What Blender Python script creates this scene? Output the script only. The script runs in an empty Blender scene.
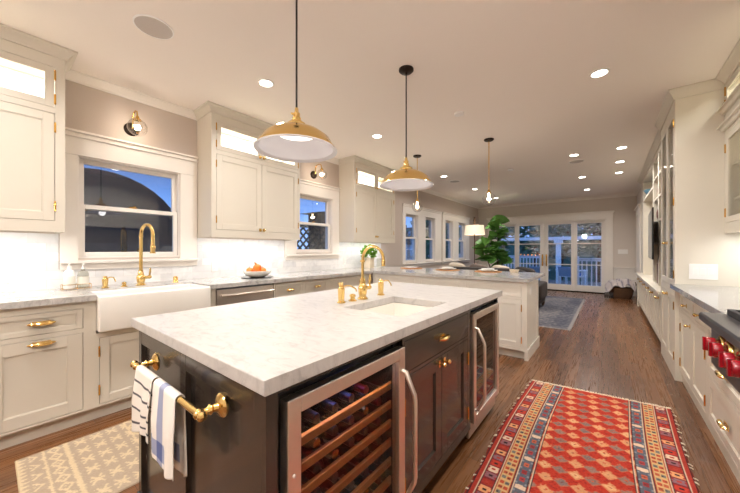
import bpy, math, random
from mathutils import Vector
random.seed(7)
R = math.radians
S = bpy.context.scene
COL = S.collection

def lin(r, g, b):
    f = lambda c: (c/255/12.92) if c/255 <= .04045 else ((c/255+.055)/1.055)**2.4
    return (f(r), f(g), f(b), 1)

# ------------------------------------------------------------------ camera, world, exposure
H = 1.235
CEIL = 2.75
cam_d = bpy.data.cameras.new('camera')
cam = bpy.data.objects.new('camera', cam_d); COL.objects.link(cam)
cam.location = (0, 0, H)
cam.rotation_euler = (R(90), 0, R(38.302))
cam_d.sensor_width = 36; cam_d.lens = 302.6/740*36
cam_d.shift_y = (250-246.5)/740
cam_d.clip_start = .02; cam_d.clip_end = 300
S.camera = cam

S.view_settings.view_transform = 'Standard'
S.view_settings.look = 'None'
S.view_settings.gamma = 1
S.view_settings.use_curve_mapping = False
S.view_settings.exposure = 0.34
S.cycles.use_denoising = True
S.cycles.max_bounces = 10
S.cycles.diffuse_bounces = 6
S.cycles.glossy_bounces = 5
S.cycles.transparent_max_bounces = 16
S.cycles.sample_clamp_indirect = 6
S.cycles.caustics_reflective = False
S.cycles.caustics_refractive = False

P_DOWN = 14.5       # watts of each recessed downlight
P_PEND = .35
P_STRIP = 3.3
C_WARM = (1.0, .88, .75)
C_SOFT = (1.0, .955, .915)
C_WHITE = (.98, .99, 1.0)

w = bpy.data.worlds.new('dusk_sky'); S.world = w; w.use_nodes = True
nt = w.node_tree; nt.nodes.clear()
wo = nt.nodes.new('ShaderNodeOutputWorld'); bg = nt.nodes.new('ShaderNodeBackground')
tc = nt.nodes.new('ShaderNodeTexCoord'); sx = nt.nodes.new('ShaderNodeSeparateXYZ')
cr = nt.nodes.new('ShaderNodeValToRGB')
cr.color_ramp.elements[0].position = 0.0; cr.color_ramp.elements[0].color = lin(136, 164, 214)
cr.color_ramp.elements[1].position = .6; cr.color_ramp.elements[1].color = lin(124, 168, 236)
e = cr.color_ramp.elements.new(.10); e.color = lin(104, 140, 200)
e = cr.color_ramp.elements.new(.24); e.color = lin(30, 64, 110)
nt.links.new(tc.outputs['Generated'], sx.inputs[0]); nt.links.new(sx.outputs[2], cr.inputs[0])
nt.links.new(cr.outputs[0], bg.inputs[0]); bg.inputs[1].default_value = 2.5
nt.links.new(bg.outputs[0], wo.inputs[0])

# ------------------------------------------------------------------ materials
M = {}
def new_mat(name):
    m = bpy.data.materials.new(name); m.use_nodes = True
    return m, m.node_tree, m.node_tree.nodes['Principled BSDF']
def N(nt, t, **kw):
    n = nt.nodes.new(t)
    for k, v in kw.items(): setattr(n, k, v)
    return n
def pm(name, col, rough=.5, metal=0, noise=0, nscale=8, bump=0, bscale=60, spec=None, coat=0, sheen=0):
    m, nt, b = new_mat(name)
    b.inputs['Roughness'].default_value = rough
    b.inputs['Metallic'].default_value = metal
    if spec is not None: b.inputs['Specular IOR Level'].default_value = spec
    if coat: b.inputs['Coat Weight'].default_value = coat; b.inputs['Coat Roughness'].default_value = .08
    if sheen: b.inputs['Sheen Weight'].default_value = sheen
    c = lin(*col)
    tc = N(nt, 'ShaderNodeTexCoord'); nz = N(nt, 'ShaderNodeTexNoise')
    nz.inputs['Scale'].default_value = nscale; nz.inputs['Detail'].default_value = 4
    nt.links.new(tc.outputs['Object'], nz.inputs['Vector'])
    mx = N(nt, 'ShaderNodeMix', data_type='RGBA')
    k = max(noise, .02)
    mx.inputs[6].default_value = tuple(v*(1-k) for v in c[:3])+(1,)
    mx.inputs[7].default_value = tuple(min(1, v*(1+k)) for v in c[:3])+(1,)
    nt.links.new(nz.outputs[0], mx.inputs[0]); nt.links.new(mx.outputs[2], b.inputs['Base Color'])
    if bump:
        n2 = N(nt, 'ShaderNodeTexNoise'); n2.inputs['Scale'].default_value = bscale
        nt.links.new(tc.outputs['Object'], n2.inputs['Vector'])
        bp = N(nt, 'ShaderNodeBump'); bp.inputs['Strength'].default_value = bump; bp.inputs['Distance'].default_value = .01
        nt.links.new(n2.outputs[0], bp.inputs['Height']); nt.links.new(bp.outputs[0], b.inputs['Normal'])
    M[name] = m; return m
def em(name, col, strength):
    m, nt, b = new_mat(name)
    b.inputs['Base Color'].default_value = lin(*col)
    b.inputs['Emission Color'].default_value = lin(*col)
    b.inputs['Emission Strength'].default_value = strength
    M[name] = m; return m
def glass(name, tint=(255, 255, 255), ior=1.45, rough=.0, extra=0.0, gk=.75):
    m = bpy.data.materials.new(name); m.use_nodes = True; nt = m.node_tree; nt.nodes.clear()
    o = N(nt, 'ShaderNodeOutputMaterial'); mx = N(nt, 'ShaderNodeMixShader')
    t = N(nt, 'ShaderNodeBsdfTransparent'); g = N(nt, 'ShaderNodeBsdfGlossy'); fr = N(nt, 'ShaderNodeLayerWeight'); pw = N(nt, 'ShaderNodeMath', operation='POWER'); pw.inputs[1].default_value = 4; ml = N(nt, 'ShaderNodeMath', operation='MULTIPLY'); ml.inputs[1].default_value = gk; fr.inputs[0].default_value = .5
    t.inputs[0].default_value = lin(*tint); g.inputs['Roughness'].default_value = rough
    f0 = ((ior-1)/(ior+1))**2
    ad = N(nt, 'ShaderNodeMath', operation='ADD'); ad.inputs[1].default_value = extra+f0; ad.use_clamp = True
    nt.links.new(fr.outputs['Facing'], pw.inputs[0]); nt.links.new(pw.outputs[0], ml.inputs[0])
    nt.links.new(ml.outputs[0], ad.inputs[0]); nt.links.new(ad.outputs[0], mx.inputs[0])
    nt.links.new(t.outputs[0], mx.inputs[1]); nt.links.new(g.outputs[0], mx.inputs[2]); nt.links.new(mx.outputs[0], o.inputs[0])
    M[name] = m; return m

pm('cream', (210, 203, 189), .38, noise=.02, nscale=3)
pm('trim_white', (234, 228, 220), .4)
pm('pen_white', (230, 225, 214), .36)
pm('right_white', (216, 209, 194), .35)
pm('taupe', (196, 184, 174), .85, noise=.02, nscale=2, bump=.05)
pm('greige', (212, 203, 193), .85, noise=.02, nscale=2, bump=.05)
pm('ceiling', (242, 234, 226), .8, noise=.015, nscale=1)
pm('espresso', (58, 50, 44), .26, noise=.08, nscale=5, coat=.4)
pm('dark_gap', (14, 12, 11), .7)
pm('brass', (222, 170, 82), .2, metal=1, noise=.05, nscale=30)
pm('brass_polish', (240, 206, 134), .14, metal=1)
pm('brass_soft', (226, 184, 104), .27, metal=1, noise=.05, nscale=20)
pm('bronze', (44, 34, 28), .4, metal=.7)
pm('cord', (40, 34, 30), .6)
pm('steel', (228, 218, 208), .38, metal=1, noise=.03, nscale=40)
pm('steel_dark', (110, 110, 116), .34, metal=1)
pm('enamel_white', (244, 242, 240), .3)
pm('enamel_grey', (170, 168, 170), .4)
pm('lining_white', (206, 203, 205), .35)
pm('porcelain', (240, 236, 228), .12, coat=.3)
pm('plate_white', (238, 236, 232), .3)
pm('plastic_white', (236, 234, 230), .4)
pm('red_knob', (150, 14, 30), .22, coat=.4)
pm('black', (16, 15, 15), .4)
pm('iron', (26, 25, 25), .55)
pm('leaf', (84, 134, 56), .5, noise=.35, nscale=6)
pm('leaf_bright', (104, 152, 40), .5, noise=.4, nscale=14)
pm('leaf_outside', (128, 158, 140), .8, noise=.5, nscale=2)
pm('bark', (88, 66, 48), .8, noise=.3, nscale=20)
pm('orange_skin', (232, 118, 30), .45, noise=.12, nscale=20, bump=.2, bscale=200)
pm('leather', (46, 38, 34), .62, noise=.2, nscale=9, bump=.15, bscale=80)
pm('linen', (222, 208, 186), .9, noise=.08, nscale=30, bump=.2, bscale=200)
pm('pillow_grey', (128, 114, 104), .9, noise=.35, nscale=40, bump=.2, bscale=200)
pm('blanket', (198, 190, 188), .95, noise=.3, nscale=50, bump=.4, bscale=160)
pm('wicker', (98, 70, 46), .8, noise=.4, nscale=60, bump=.6, bscale=150)
pm('rattan', (186, 132, 78), .7, noise=.25, nscale=90, bump=.5, bscale=200)
pm('book_brown', (92, 42, 26), .6, noise=.2, nscale=20)
pm('blue_glaze', (92, 134, 156), .15, noise=.3, nscale=12, coat=.4)
pm('tv_frame', (40, 40, 40), .35)
pm('tv_screen_glare', (160, 160, 152), .35, coat=.5)  # screen base colour lightened to paint in grey glare from the room
pm('wood_rack', (184, 122, 70), .45, noise=.2, nscale=30)
pm('bottle_dark', (22, 24, 20), .1, coat=.5)
pm('foil_red', (92, 22, 24), .3, metal=.6)
pm('foil_gold', (206, 164, 88), .25, metal=1)
pm('foil_grey', (62, 62, 66), .3, metal=.8)
pm('paper', (226, 222, 210), .7)
pm('deck', (118, 108, 100), .7, noise=.2, nscale=6)
pm('rail_white', (252, 252, 254), .5)
pm('neighbour_wall', (34, 36, 30), .8, noise=.15, nscale=3)
pm('neighbour_blue', (170, 190, 215), .8, noise=.1, nscale=3)
pm('roof_dark', (34, 34, 34), .8, noise=.2, nscale=6)
pm('soil', (56, 50, 44), .95, noise=.3, nscale=3)
pm('cushion_blue', (90, 130, 190), .8)
pm('grille_fabric', (190, 182, 176), .7, noise=.1, nscale=300)
pm('shade_cloth', (238, 226, 206), .8)
em('led_white', (255, 246, 232), 14)
em('led_strip', (255, 250, 240), 4)
em('bulb', (255, 226, 180), 22)
em('bulb_pend', (255, 246, 238), 1.3)
em('led_blue', (60, 80, 255), 3)
em('string_bulb', (255, 150, 70), 6)
glass('glass_window', (236, 240, 244), 1.5, extra=.07)
glass('glass_clear', (250, 248, 246), 1.5, extra=.07, gk=1.4)
glass('glass_cab', (246, 246, 240), 1.45, rough=.06)
glass('glass_smoke', (226, 220, 216), 1.4, gk=.25)
glass('glass_dark', (96, 88, 82), 1.6, extra=.06)
glass('bottle_clear', (236, 236, 230), 1.4)
# lamp shade glow painted in as weak emission, in place of light passing through
b = M['shade_cloth'].node_tree.nodes['Principled BSDF']; b.inputs['Emission Color'].default_value = lin(255, 226, 190); b.inputs['Emission Strength'].default_value = .55

def marble(name, base, dark, scale=1.0, rough=.16, vein=.55):
    m, nt, b = new_mat(name)
    tc = N(nt, 'ShaderNodeTexCoord'); mp = N(nt, 'ShaderNodeMapping')
    mp.inputs['Rotation'].default_value = (.3, .2, .9); mp.inputs['Scale'].default_value = (scale, scale*2.2, scale)
    nt.links.new(tc.outputs['Object'], mp.inputs[0])
    n1 = N(nt, 'ShaderNodeTexNoise'); n1.inputs['Scale'].default_value = 2.2; n1.inputs['Detail'].default_value = 9; n1.inputs['Roughness'].default_value = .68; n1.inputs['Distortion'].default_value = 1.3
    nt.links.new(mp.outputs[0], n1.inputs['Vector'])
    r1 = N(nt, 'ShaderNodeValToRGB'); el = r1.color_ramp.elements
    el[0].position = .36; el[0].color = lin(*dark); el[1].position = .66; el[1].color = lin(*base)
    x = el.new(.47); x.color = tuple((a*.35+c*.65) for a, c in zip(lin(*dark), lin(*base)))
    nt.links.new(n1.outputs[0], r1.inputs[0])
    n2 = N(nt, 'ShaderNodeTexNoise'); n2.inputs['Scale'].default_value = 1.3; n2.inputs['Detail'].default_value = 12; n2.inputs['Roughness'].default_value = .6; n2.inputs['Distortion'].default_value = 2.2
    nt.links.new(mp.outputs[0], n2.inputs['Vector'])
    sub = N(nt, 'ShaderNodeMath', operation='SUBTRACT'); sub.inputs[1].default_value = .5
    ab = N(nt, 'ShaderNodeMath', operation='ABSOLUTE')
    nt.links.new(n2.outputs[0], sub.inputs[0]); nt.links.new(sub.outputs[0], ab.inputs[0])
    r2 = N(nt, 'ShaderNodeValToRGB'); r2.color_ramp.elements[0].position = 0; r2.color_ramp.elements[0].color = (vein, vein, vein, 1)
    r2.color_ramp.elements[1].position = .018; r2.color_ramp.elements[1].color = (0, 0, 0, 1)
    nt.links.new(ab.outputs[0], r2.inputs[0])
    mx = N(nt, 'ShaderNodeMix', data_type='RGBA'); mx.inputs[7].default_value = lin(*dark)
    nt.links.new(r2.outputs[0], mx.inputs[0]); nt.links.new(r1.outputs[0], mx.inputs[6]); nt.links.new(mx.outputs[2], b.inputs['Base Color'])
    b.inputs['Roughness'].default_value = rough
    M[name] = m; return m
marble('marble', (198, 194, 190), (172, 168, 165), 5, .32, vein=.14)
marble('marble_wall_counter', (200, 197, 192), (150, 147, 144), 1.8, .14, vein=.35)
marble('marble_grey', (160, 158, 156), (118, 116, 114), 1.6, .12)

def floor_mat():
    m, nt, b = new_mat('oak_floor')
    tc = N(nt, 'ShaderNodeTexCoord'); mp = N(nt, 'ShaderNodeMapping'); mp.inputs['Rotation'].default_value = (0, 0, R(90))
    nt.links.new(tc.outputs['Object'], mp.inputs[0])
    br = N(nt, 'ShaderNodeTexBrick'); br.inputs['Scale'].default_value = 1
    br.inputs['Brick Width'].default_value = 1.3; br.inputs['Row Height'].default_value = .082
    br.inputs['Mortar Size'].default_value = .0012; br.inputs['Mortar Smooth'].default_value = .3; br.inputs['Bias'].default_value = 0
    br.inputs['Color1'].default_value = lin(122, 82, 50); br.inputs['Color2'].default_value = lin(90, 58, 35); br.inputs['Mortar'].default_value = lin(40, 26, 18)
    br.offset = .37
    nt.links.new(mp.outputs[0], br.inputs['Vector'])
    m2 = N(nt, 'ShaderNodeMapping'); m2.inputs['Scale'].default_value = (34, 1.1, 1)
    nt.links.new(tc.outputs['Object'], m2.inputs[0])
    nz = N(nt, 'ShaderNodeTexNoise'); nz.inputs['Scale'].default_value = 2.2; nz.inputs['Detail'].default_value = 8; nz.inputs['Roughness'].default_value = .65; nz.inputs['Distortion'].default_value = .8
    nt.links.new(m2.outputs[0], nz.inputs['Vector'])
    rr = N(nt, 'ShaderNodeValToRGB'); rr.color_ramp.elements[0].position = .3; rr.color_ramp.elements[0].color = (.68, .66, .64, 1)
    rr.color_ramp.elements[1].position = .62; rr.color_ramp.elements[1].color = (1.12, 1.08, 1.05, 1)
    nt.links.new(nz.outputs[0], rr.inputs[0])
    mx = N(nt, 'ShaderNodeMix', data_type='RGBA', blend_type='MULTIPLY'); mx.inputs[0].default_value = .4
    nt.links.new(br.outputs[0], mx.inputs[6]); nt.links.new(rr.outputs[0], mx.inputs[7]); nt.links.new(mx.outputs[2], b.inputs['Base Color'])
    mr = N(nt, 'ShaderNodeMapRange'); mr.inputs[3].default_value = .2; mr.inputs[4].default_value = .36
    nt.links.new(nz.outputs[0], mr.inputs[0]); nt.links.new(mr.outputs[0], b.inputs['Roughness'])
    bp = N(nt, 'ShaderNodeBump'); bp.inputs['Strength'].default_value = .12; bp.inputs['Distance'].default_value = .002
    nt.links.new(br.outputs[1], bp.inputs['Height']); bp.invert = True; nt.links.new(bp.outputs[0], b.inputs['Normal'])
    M['oak_floor'] = m
floor_mat()
def tile_mat():
    m, nt, b = new_mat('marble_tile')
    tc = N(nt, 'ShaderNodeTexCoord'); sp = N(nt, 'ShaderNodeSeparateXYZ'); cb = N(nt, 'ShaderNodeCombineXYZ')
    nt.links.new(tc.outputs['Object'], sp.inputs[0]); nt.links.new(sp.outputs[1], cb.inputs[0]); nt.links.new(sp.outputs[2], cb.inputs[1])
    br = N(nt, 'ShaderNodeTexBrick'); br.inputs['Scale'].default_value = 1
    br.inputs['Brick Width'].default_value = .2; br.inputs['Row Height'].default_value = .0755
    br.inputs['Mortar Size'].default_value = .0012; br.inputs['Mortar Smooth'].default_value = .2
    br.inputs['Color1'].default_value = lin(238, 237, 236); br.inputs['Color2'].default_value = lin(218, 218, 219); br.inputs['Mortar'].default_value = lin(214, 212, 208)
    nt.links.new(cb.outputs[0], br.inputs['Vector'])
    nz = N(nt, 'ShaderNodeTexNoise'); nz.inputs['Scale'].default_value = 7; nz.inputs['Detail'].default_value = 8; nz.inputs['Distortion'].default_value = 1.5
    nt.links.new(tc.outputs['Object'], nz.inputs['Vector'])
    rr = N(nt, 'ShaderNodeValToRGB'); rr.color_ramp.elements[0].position = .3; rr.color_ramp.elements[0].color = (.86, .86, .87, 1); rr.color_ramp.elements[1].position = .52; rr.color_ramp.elements[1].color = (1, 1, 1, 1)
    nt.links.new(nz.outputs[0], rr.inputs[0])
    mx = N(nt, 'ShaderNodeMix', data_type='RGBA', blend_type='MULTIPLY'); mx.inputs[0].default_value = .8
    nt.links.new(br.outputs[0], mx.inputs[6]); nt.links.new(rr.outputs[0], mx.inputs[7]); nt.links.new(mx.outputs[2], b.inputs['Base Color'])
    b.inputs['Roughness'].default_value = .22
    M['marble_tile'] = m
tile_mat()
def attr_mat(name, rough=.95, bump=.3, bscale=300, sheen=.2):
    m, nt, b = new_mat(name)
    a = N(nt, 'ShaderNodeAttribute'); a.attribute_name = 'weave'
    nt.links.new(a.outputs['Color'], b.inputs['Base Color']); b.inputs['Roughness'].default_value = rough
    b.inputs['Specular IOR Level'].default_value = .2
    tc = N(nt, 'ShaderNodeTexCoord'); n2 = N(nt, 'ShaderNodeTexNoise'); n2.inputs['Scale'].default_value = bscale
    nt.links.new(tc.outputs['Object'], n2.inputs['Vector'])
    bp = N(nt, 'ShaderNodeBump'); bp.inputs['Strength'].default_value = bump; bp.inputs['Distance'].default_value = .004
    nt.links.new(n2.outputs[0], bp.inputs['Height']); nt.links.new(bp.outputs[0], b.inputs['Normal'])
    M[name] = m
attr_mat('woven')

# ------------------------------------------------------------------ mesh helpers
ORG = {}
def tag(o, label=None, cat=None, group=None, kind=None):
    if label: o['label'] = label
    if cat: o['category'] = cat
    if group: o['group'] = group
    if kind: o['kind'] = kind
    return o
def empty(name, loc, label, cat, group=None):
    o = bpy.data.objects.new(name, None); COL.objects.link(o); o.location = loc
    o.empty_display_size = .05
    ORG[o.name] = Vector(loc); return tag(o, label, cat, group)

class MB:
    def __init__(s): s.v = []; s.f = []; s.c = None
    def add(s, vs, fs):
        n = len(s.v); s.v += [tuple(p) for p in vs]; s.f += [tuple(i+n for i in f) for f in fs]; return s
    def box(s, x0, y0, z0, x1, y1, z1):
        x0, x1 = min(x0, x1), max(x0, x1); y0, y1 = min(y0, y1), max(y0, y1); z0, z1 = min(z0, z1), max(z0, z1)
        return s.add([(x0,y0,z0),(x1,y0,z0),(x1,y1,z0),(x0,y1,z0),(x0,y0,z1),(x1,y0,z1),(x1,y1,z1),(x0,y1,z1)],
            [(0,3,2,1),(4,5,6,7),(0,1,5,4),(1,2,6,5),(2,3,7,6),(3,0,4,7)])
    def tube(s, pts, r, n=10, cap=True):
        pts = [Vector(p) for p in pts]; rs = r if isinstance(r, (list, tuple)) else [r]*len(pts)
        base = len(s.v); up = None
        for i, p in enumerate(pts):
            t = (pts[min(i+1, len(pts)-1)]-pts[max(i-1, 0)])
            if t.length < 1e-9: t = Vector((0, 0, 1))
            t.normalize()
            if up is None:
                a = Vector((0, 0, 1)) if abs(t.z) < .9 else Vector((1, 0, 0)); up = (a-t*a.dot(t)).normalized()
            else:
                up = (up-t*up.dot(t)); up = up.normalized() if up.length > 1e-6 else t.orthogonal().normalized()
            sd = t.cross(up)
            for k in range(n):
                a = 2*math.pi*k/n; s.v.append(tuple(p+(up*math.cos(a)+sd*math.sin(a))*rs[i]))
        for i in range(len(pts)-1):
            for k in range(n):
                a = base+i*n+k; b_ = base+i*n+(k+1) % n; s.f.append((a, b_, b_+n, a+n))
        if cap:
            s.f.append(tuple(base+k for k in range(n))[::-1]); m = base+(len(pts)-1)*n; s.f.append(tuple(m+k for k in range(n)))
        return s
    def cyl(s, p0, p1, r, n=16, r2=None): return s.tube([p0, p1], [r, r if r2 is None else r2], n)
    def lathe(s, c, prof, n=24, axis='z', cap=True):
        base = len(s.v); m = len(prof)
        for (r, h) in prof:
            for k in range(n):
                a = 2*math.pi*k/n; ca, sa = r*math.cos(a), r*math.sin(a)
                if axis == 'z': s.v.append((c[0]+ca, c[1]+sa, c[2]+h))
                elif axis == 'x': s.v.append((c[0]+h, c[1]+ca, c[2]+sa))
                else: s.v.append((c[0]+sa, c[1]+h, c[2]+ca))
        for i in range(m-1):
            for k in range(n):
                a = base+i*n+k; b_ = base+i*n+(k+1) % n; s.f.append((a, b_, b_+n, a+n))
        if cap:
            if prof[0][0] > 1e-5: s.f.append(tuple(base+k for k in range(n))[::-1])
            if prof[-1][0] > 1e-5: q = base+(m-1)*n; s.f.append(tuple(q+k for k in range(n)))
        return s
    def ball(s, c, r, n=16, sq=(1, 1, 1)):
        base = len(s.v); m = n//2
        for i in range(m+1):
            ph = math.pi*i/m
            for k in range(n):
                a = 2*math.pi*k/n
                s.v.append((c[0]+r*sq[0]*math.sin(ph)*math.cos(a), c[1]+r*sq[1]*math.sin(ph)*math.sin(a), c[2]-r*sq[2]*math.cos(ph)))
        for i in range(m):
            for k in range(n):
                a = base+i*n+k; b_ = base+i*n+(k+1) % n; s.f.append((a, b_, b_+n, a+n))
        return s
    def prism(s, poly, axis, a, b_):
        """poly in the two other axes; extruded along axis from a to b_"""
        n = len(poly); base = len(s.v)
        for t in (a, b_):
            for (p, q) in poly:
                s.v.append({'x': (t, p, q), 'y': (p, t, q), 'z': (p, q, t)}[axis])
        for k in range(n):
            j = (k+1) % n; s.f.append((base+k, base+j, base+n+j, base+n+k))
        s.f.append(tuple(base+k for k in range(n))[::-1]); s.f.append(tuple(base+n+k for k in range(n)))
        return s
    def cushion(s, c, size, p=.35, n=14):
        """soft cushion: superellipsoid"""
        base = len(s.v); m = n
        sg = lambda x, e: math.copysign(abs(x)**e, x)
        for i in range(m+1):
            ph = -math.pi/2+math.pi*i/m
            for k in range(2*n):
                a = math.pi*k/n
                s.v.append((c[0]+size[0]/2*sg(math.cos(ph), p)*sg(math.cos(a), p), c[1]+size[1]/2*sg(math.cos(ph), p)*sg(math.sin(a), p), c[2]+size[2]/2*sg(math.sin(ph), p)))
        for i in range(m):
            for k in range(2*n):
                a = base+i*2*n+k; b_ = base+i*2*n+(k+1) % (2*n); s.f.append((a, b_, b_+2*n, a+2*n))
        return s
    def build(s, name, mat, parent=None, smooth=False, bevel=0, label=None, cat=None, group=None, kind=None, cols=None, origin=None):
        me = bpy.data.meshes.new(name)
        if parent is not None: org = ORG[parent.name]
        elif origin is not None: org = Vector(origin)
        else:
            xs = [p[0] for p in s.v]; ys = [p[1] for p in s.v]; zs = [p[2] for p in s.v]
            org = Vector(((min(xs)+max(xs))/2, (min(ys)+max(ys))/2, min(zs)))
        me.from_pydata([(p[0]-org.x, p[1]-org.y, p[2]-org.z) for p in s.v], [], s.f)
        import bmesh
        bm = bmesh.new(); bm.from_mesh(me); bmesh.ops.recalc_face_normals(bm, faces=bm.faces) if cols is None else None; bm.to_mesh(me); bm.free()
        if cols is not None:
            at = me.color_attributes.new('weave', 'FLOAT_COLOR', 'POINT')
            flat = []
            for c in cols: flat += [c[0], c[1], c[2], 1]
            at.data.foreach_set('color', flat)
        me.materials.append(M[mat] if isinstance(mat, str) else mat)
        if smooth:
            me.polygons.foreach_set('use_smooth', [True]*len(me.polygons)); me.set_sharp_from_angle(angle=R(38))
        o = bpy.data.objects.new(name, me); COL.objects.link(o); ORG[o.name] = org
        if parent is not None: o.parent = parent
        else: o.location = org
        if bevel:
            md = o.modifiers.new('edge', 'BEVEL'); md.width = bevel; md.segments = 2; md.limit_method = 'ANGLE'; md.angle_limit = R(40)
        return tag(o, label, cat, group, kind)
def kids(o): return [c for c in bpy.data.objects if c.parent == o]
def copy_tree(o, dloc=None, parent=None, label=None):
    ch = kids(o); c = o.copy(); COL.objects.link(c)
    if parent is not None: c.parent = parent
    if dloc is not None: c.location = Vector(dloc)
    if label: c['label'] = label
    for k in ch: copy_tree(k, None, c)
    return c
def lamp(name, kind, loc, power, color, parent=None, size=.1, rot=(0, 0, 0), size_y=None, spread=None, spot=None, blend=.5):
    l = bpy.data.lights.new(name, kind); l.energy = power; l.color = color
    if kind == 'AREA':
        l.size = size
        if size_y: l.shape = 'RECTANGLE'; l.size_y = size_y
        else: l.shape = 'DISK'
        if spread: l.spread = spread
    else: l.shadow_soft_size = size
    if kind == 'SPOT': l.spot_size = spot or R(120); l.spot_blend = blend
    o = bpy.data.objects.new(name, l); COL.objects.link(o); o.rotation_euler = rot
    if parent is not None: o.parent = parent; o.location = Vector(loc)-ORG[parent.name]
    else: o.location = loc
    return o
def cells(mb, axis, t0, t1, a0, a1, b0, b1, holes):
    """slab perpendicular to axis with rectangular holes (a0,a1,b0,b1)"""
    us = sorted(set([a0, a1]+[h[0] for h in holes]+[h[1] for h in holes])); vs = sorted(set([b0, b1]+[h[2] for h in holes]+[h[3] for h in holes]))
    us = [u for u in us if a0 <= u <= a1]; vs = [v for v in vs if b0 <= v <= b1]
    for i in range(len(us)-1):
        j = 0
        while j < len(vs)-1:
            def solid(jj):
                cu = (us[i]+us[i+1])/2; cv = (vs[jj]+vs[jj+1])/2
                return not any(h[0] < cu < h[1] and h[2] < cv < h[3] for h in holes)
            if not solid(j): j += 1; continue
            k = j
            while k+1 < len(vs)-1 and solid(k+1): k += 1
            u0, u1, v0, v1 = us[i], us[i+1], vs[j], vs[k+1]
            if axis == 'x': mb.box(t0, u0, v0, t1, u1, v1)
            elif axis == 'y': mb.box(u0, t0, v0, u1, t1, v1)
            else: mb.box(u0, v0, t0, u1, v1, t1)
            j = k+1
    return mb

# ------------------------------------------------------------------ room shell
XL, XR, YF, YB = -3.6, 1.15, 10.7, -2.6
fl = MB().box(XL-.15, YB-.15, -.06, XR+.15, YF+.15, 0).build('floor', 'oak_floor', kind='structure', origin=(0, 0, 0))
MB().box(XL-.15, YB-.15, CEIL, XR+.15, YF+.15, CEIL+.1).build('ceiling', 'ceiling', kind='structure')
WIN = [(.487, 1.275, 1.165, 2.05), (2.80, 3.53, 1.195, 2.07), (5.83, 6.39, .95, 2.06), (6.77, 7.30, .95, 2.06), (7.94, 8.46, .95, 2.07), (8.88, 9.44, .95, 2.07)]
mb = MB(); cells(mb, 'x', XL-.15, XL, YB, YF+.15, 0, CEIL, WIN); mb.build('wall_left', 'taupe', kind='structure')
DO = (-3.14, -.066, 0, 2.10)
mb = MB(); cells(mb, 'y', YF, YF+.15, XL, XR, 0, CEIL, [DO]); mb.build('wall_far', 'greige', kind='structure')
MB().box(XR, YB, 0, XR+.15, YF+.15, CEIL).build('wall_right', 'greige', kind='structure')
MB().box(XL, YB-.15, 0, XR, YB, CEIL).build('wall_back', 'greige', kind='structure')
MB().box(.58, 8.9, 0, XR, YF, CEIL).build('wall_jog', 'greige', kind='structure')

# crown mouldings (profiles extruded)
def crown_poly(t, sgn, h=.075, p=.065, z=CEIL):
    """profile in (horizontal, z); t = wall coordinate, sgn = into room"""
    return [(t, z), (t+sgn*p, z), (t+sgn*p, z-.012), (t+sgn*(p-.012), z-.018), (t+sgn*(p*.55), z-.035), (t+sgn*.016, z-h+.016), (t+sgn*.012, z-h), (t, z-h)]
MB().prism(crown_poly(XL, 1), 'y', .37, 1.45).build('trim_1', 'trim_white', kind='structure')
MB().prism(crown_poly(XL, 1), 'y', 2.6, 3.7).build('trim_2', 'trim_white', kind='structure')
MB().prism(crown_poly(XL, 1), 'y', 4.9, YF).build('trim_3', 'trim_white', kind='structure')
MB().prism(crown_poly(YF, -1), 'x', XL, .58).build('trim_4', 'trim_white', kind='structure')
MB().prism(crown_poly(.58, -1), 'y', 8.9, YF).build('trim_5', 'trim_white', kind='structure')
# baseboards
MB().box(XL, 4.9, 0, XL+.016, YF, .14).build('baseboard_left', 'trim_white', kind='structure', bevel=.003)
MB().box(.10, YF-.016, 0, .58, YF, .14).build('baseboard_far', 'trim_white', kind='structure', bevel=.003)
# chair rail and wainscot panel right of the doors
mb = MB().box(.11, YF-.02, .72, .58, YF, .76).box(.11, YF-.035, .745, .58, YF, .765)
mb.box(.11, YF-.012, .14, .58, YF, .72).box(.13, YF-.024, .16, .17, YF, .70).box(.52, YF-.024, .16, .56, YF, .70).box(.13, YF-.024, .66, .56, YF, .70).box(.13, YF-.024, .16, .56, YF, .2)
mb.build('trim_6', 'trim_white', kind='structure', bevel=.002)

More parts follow.
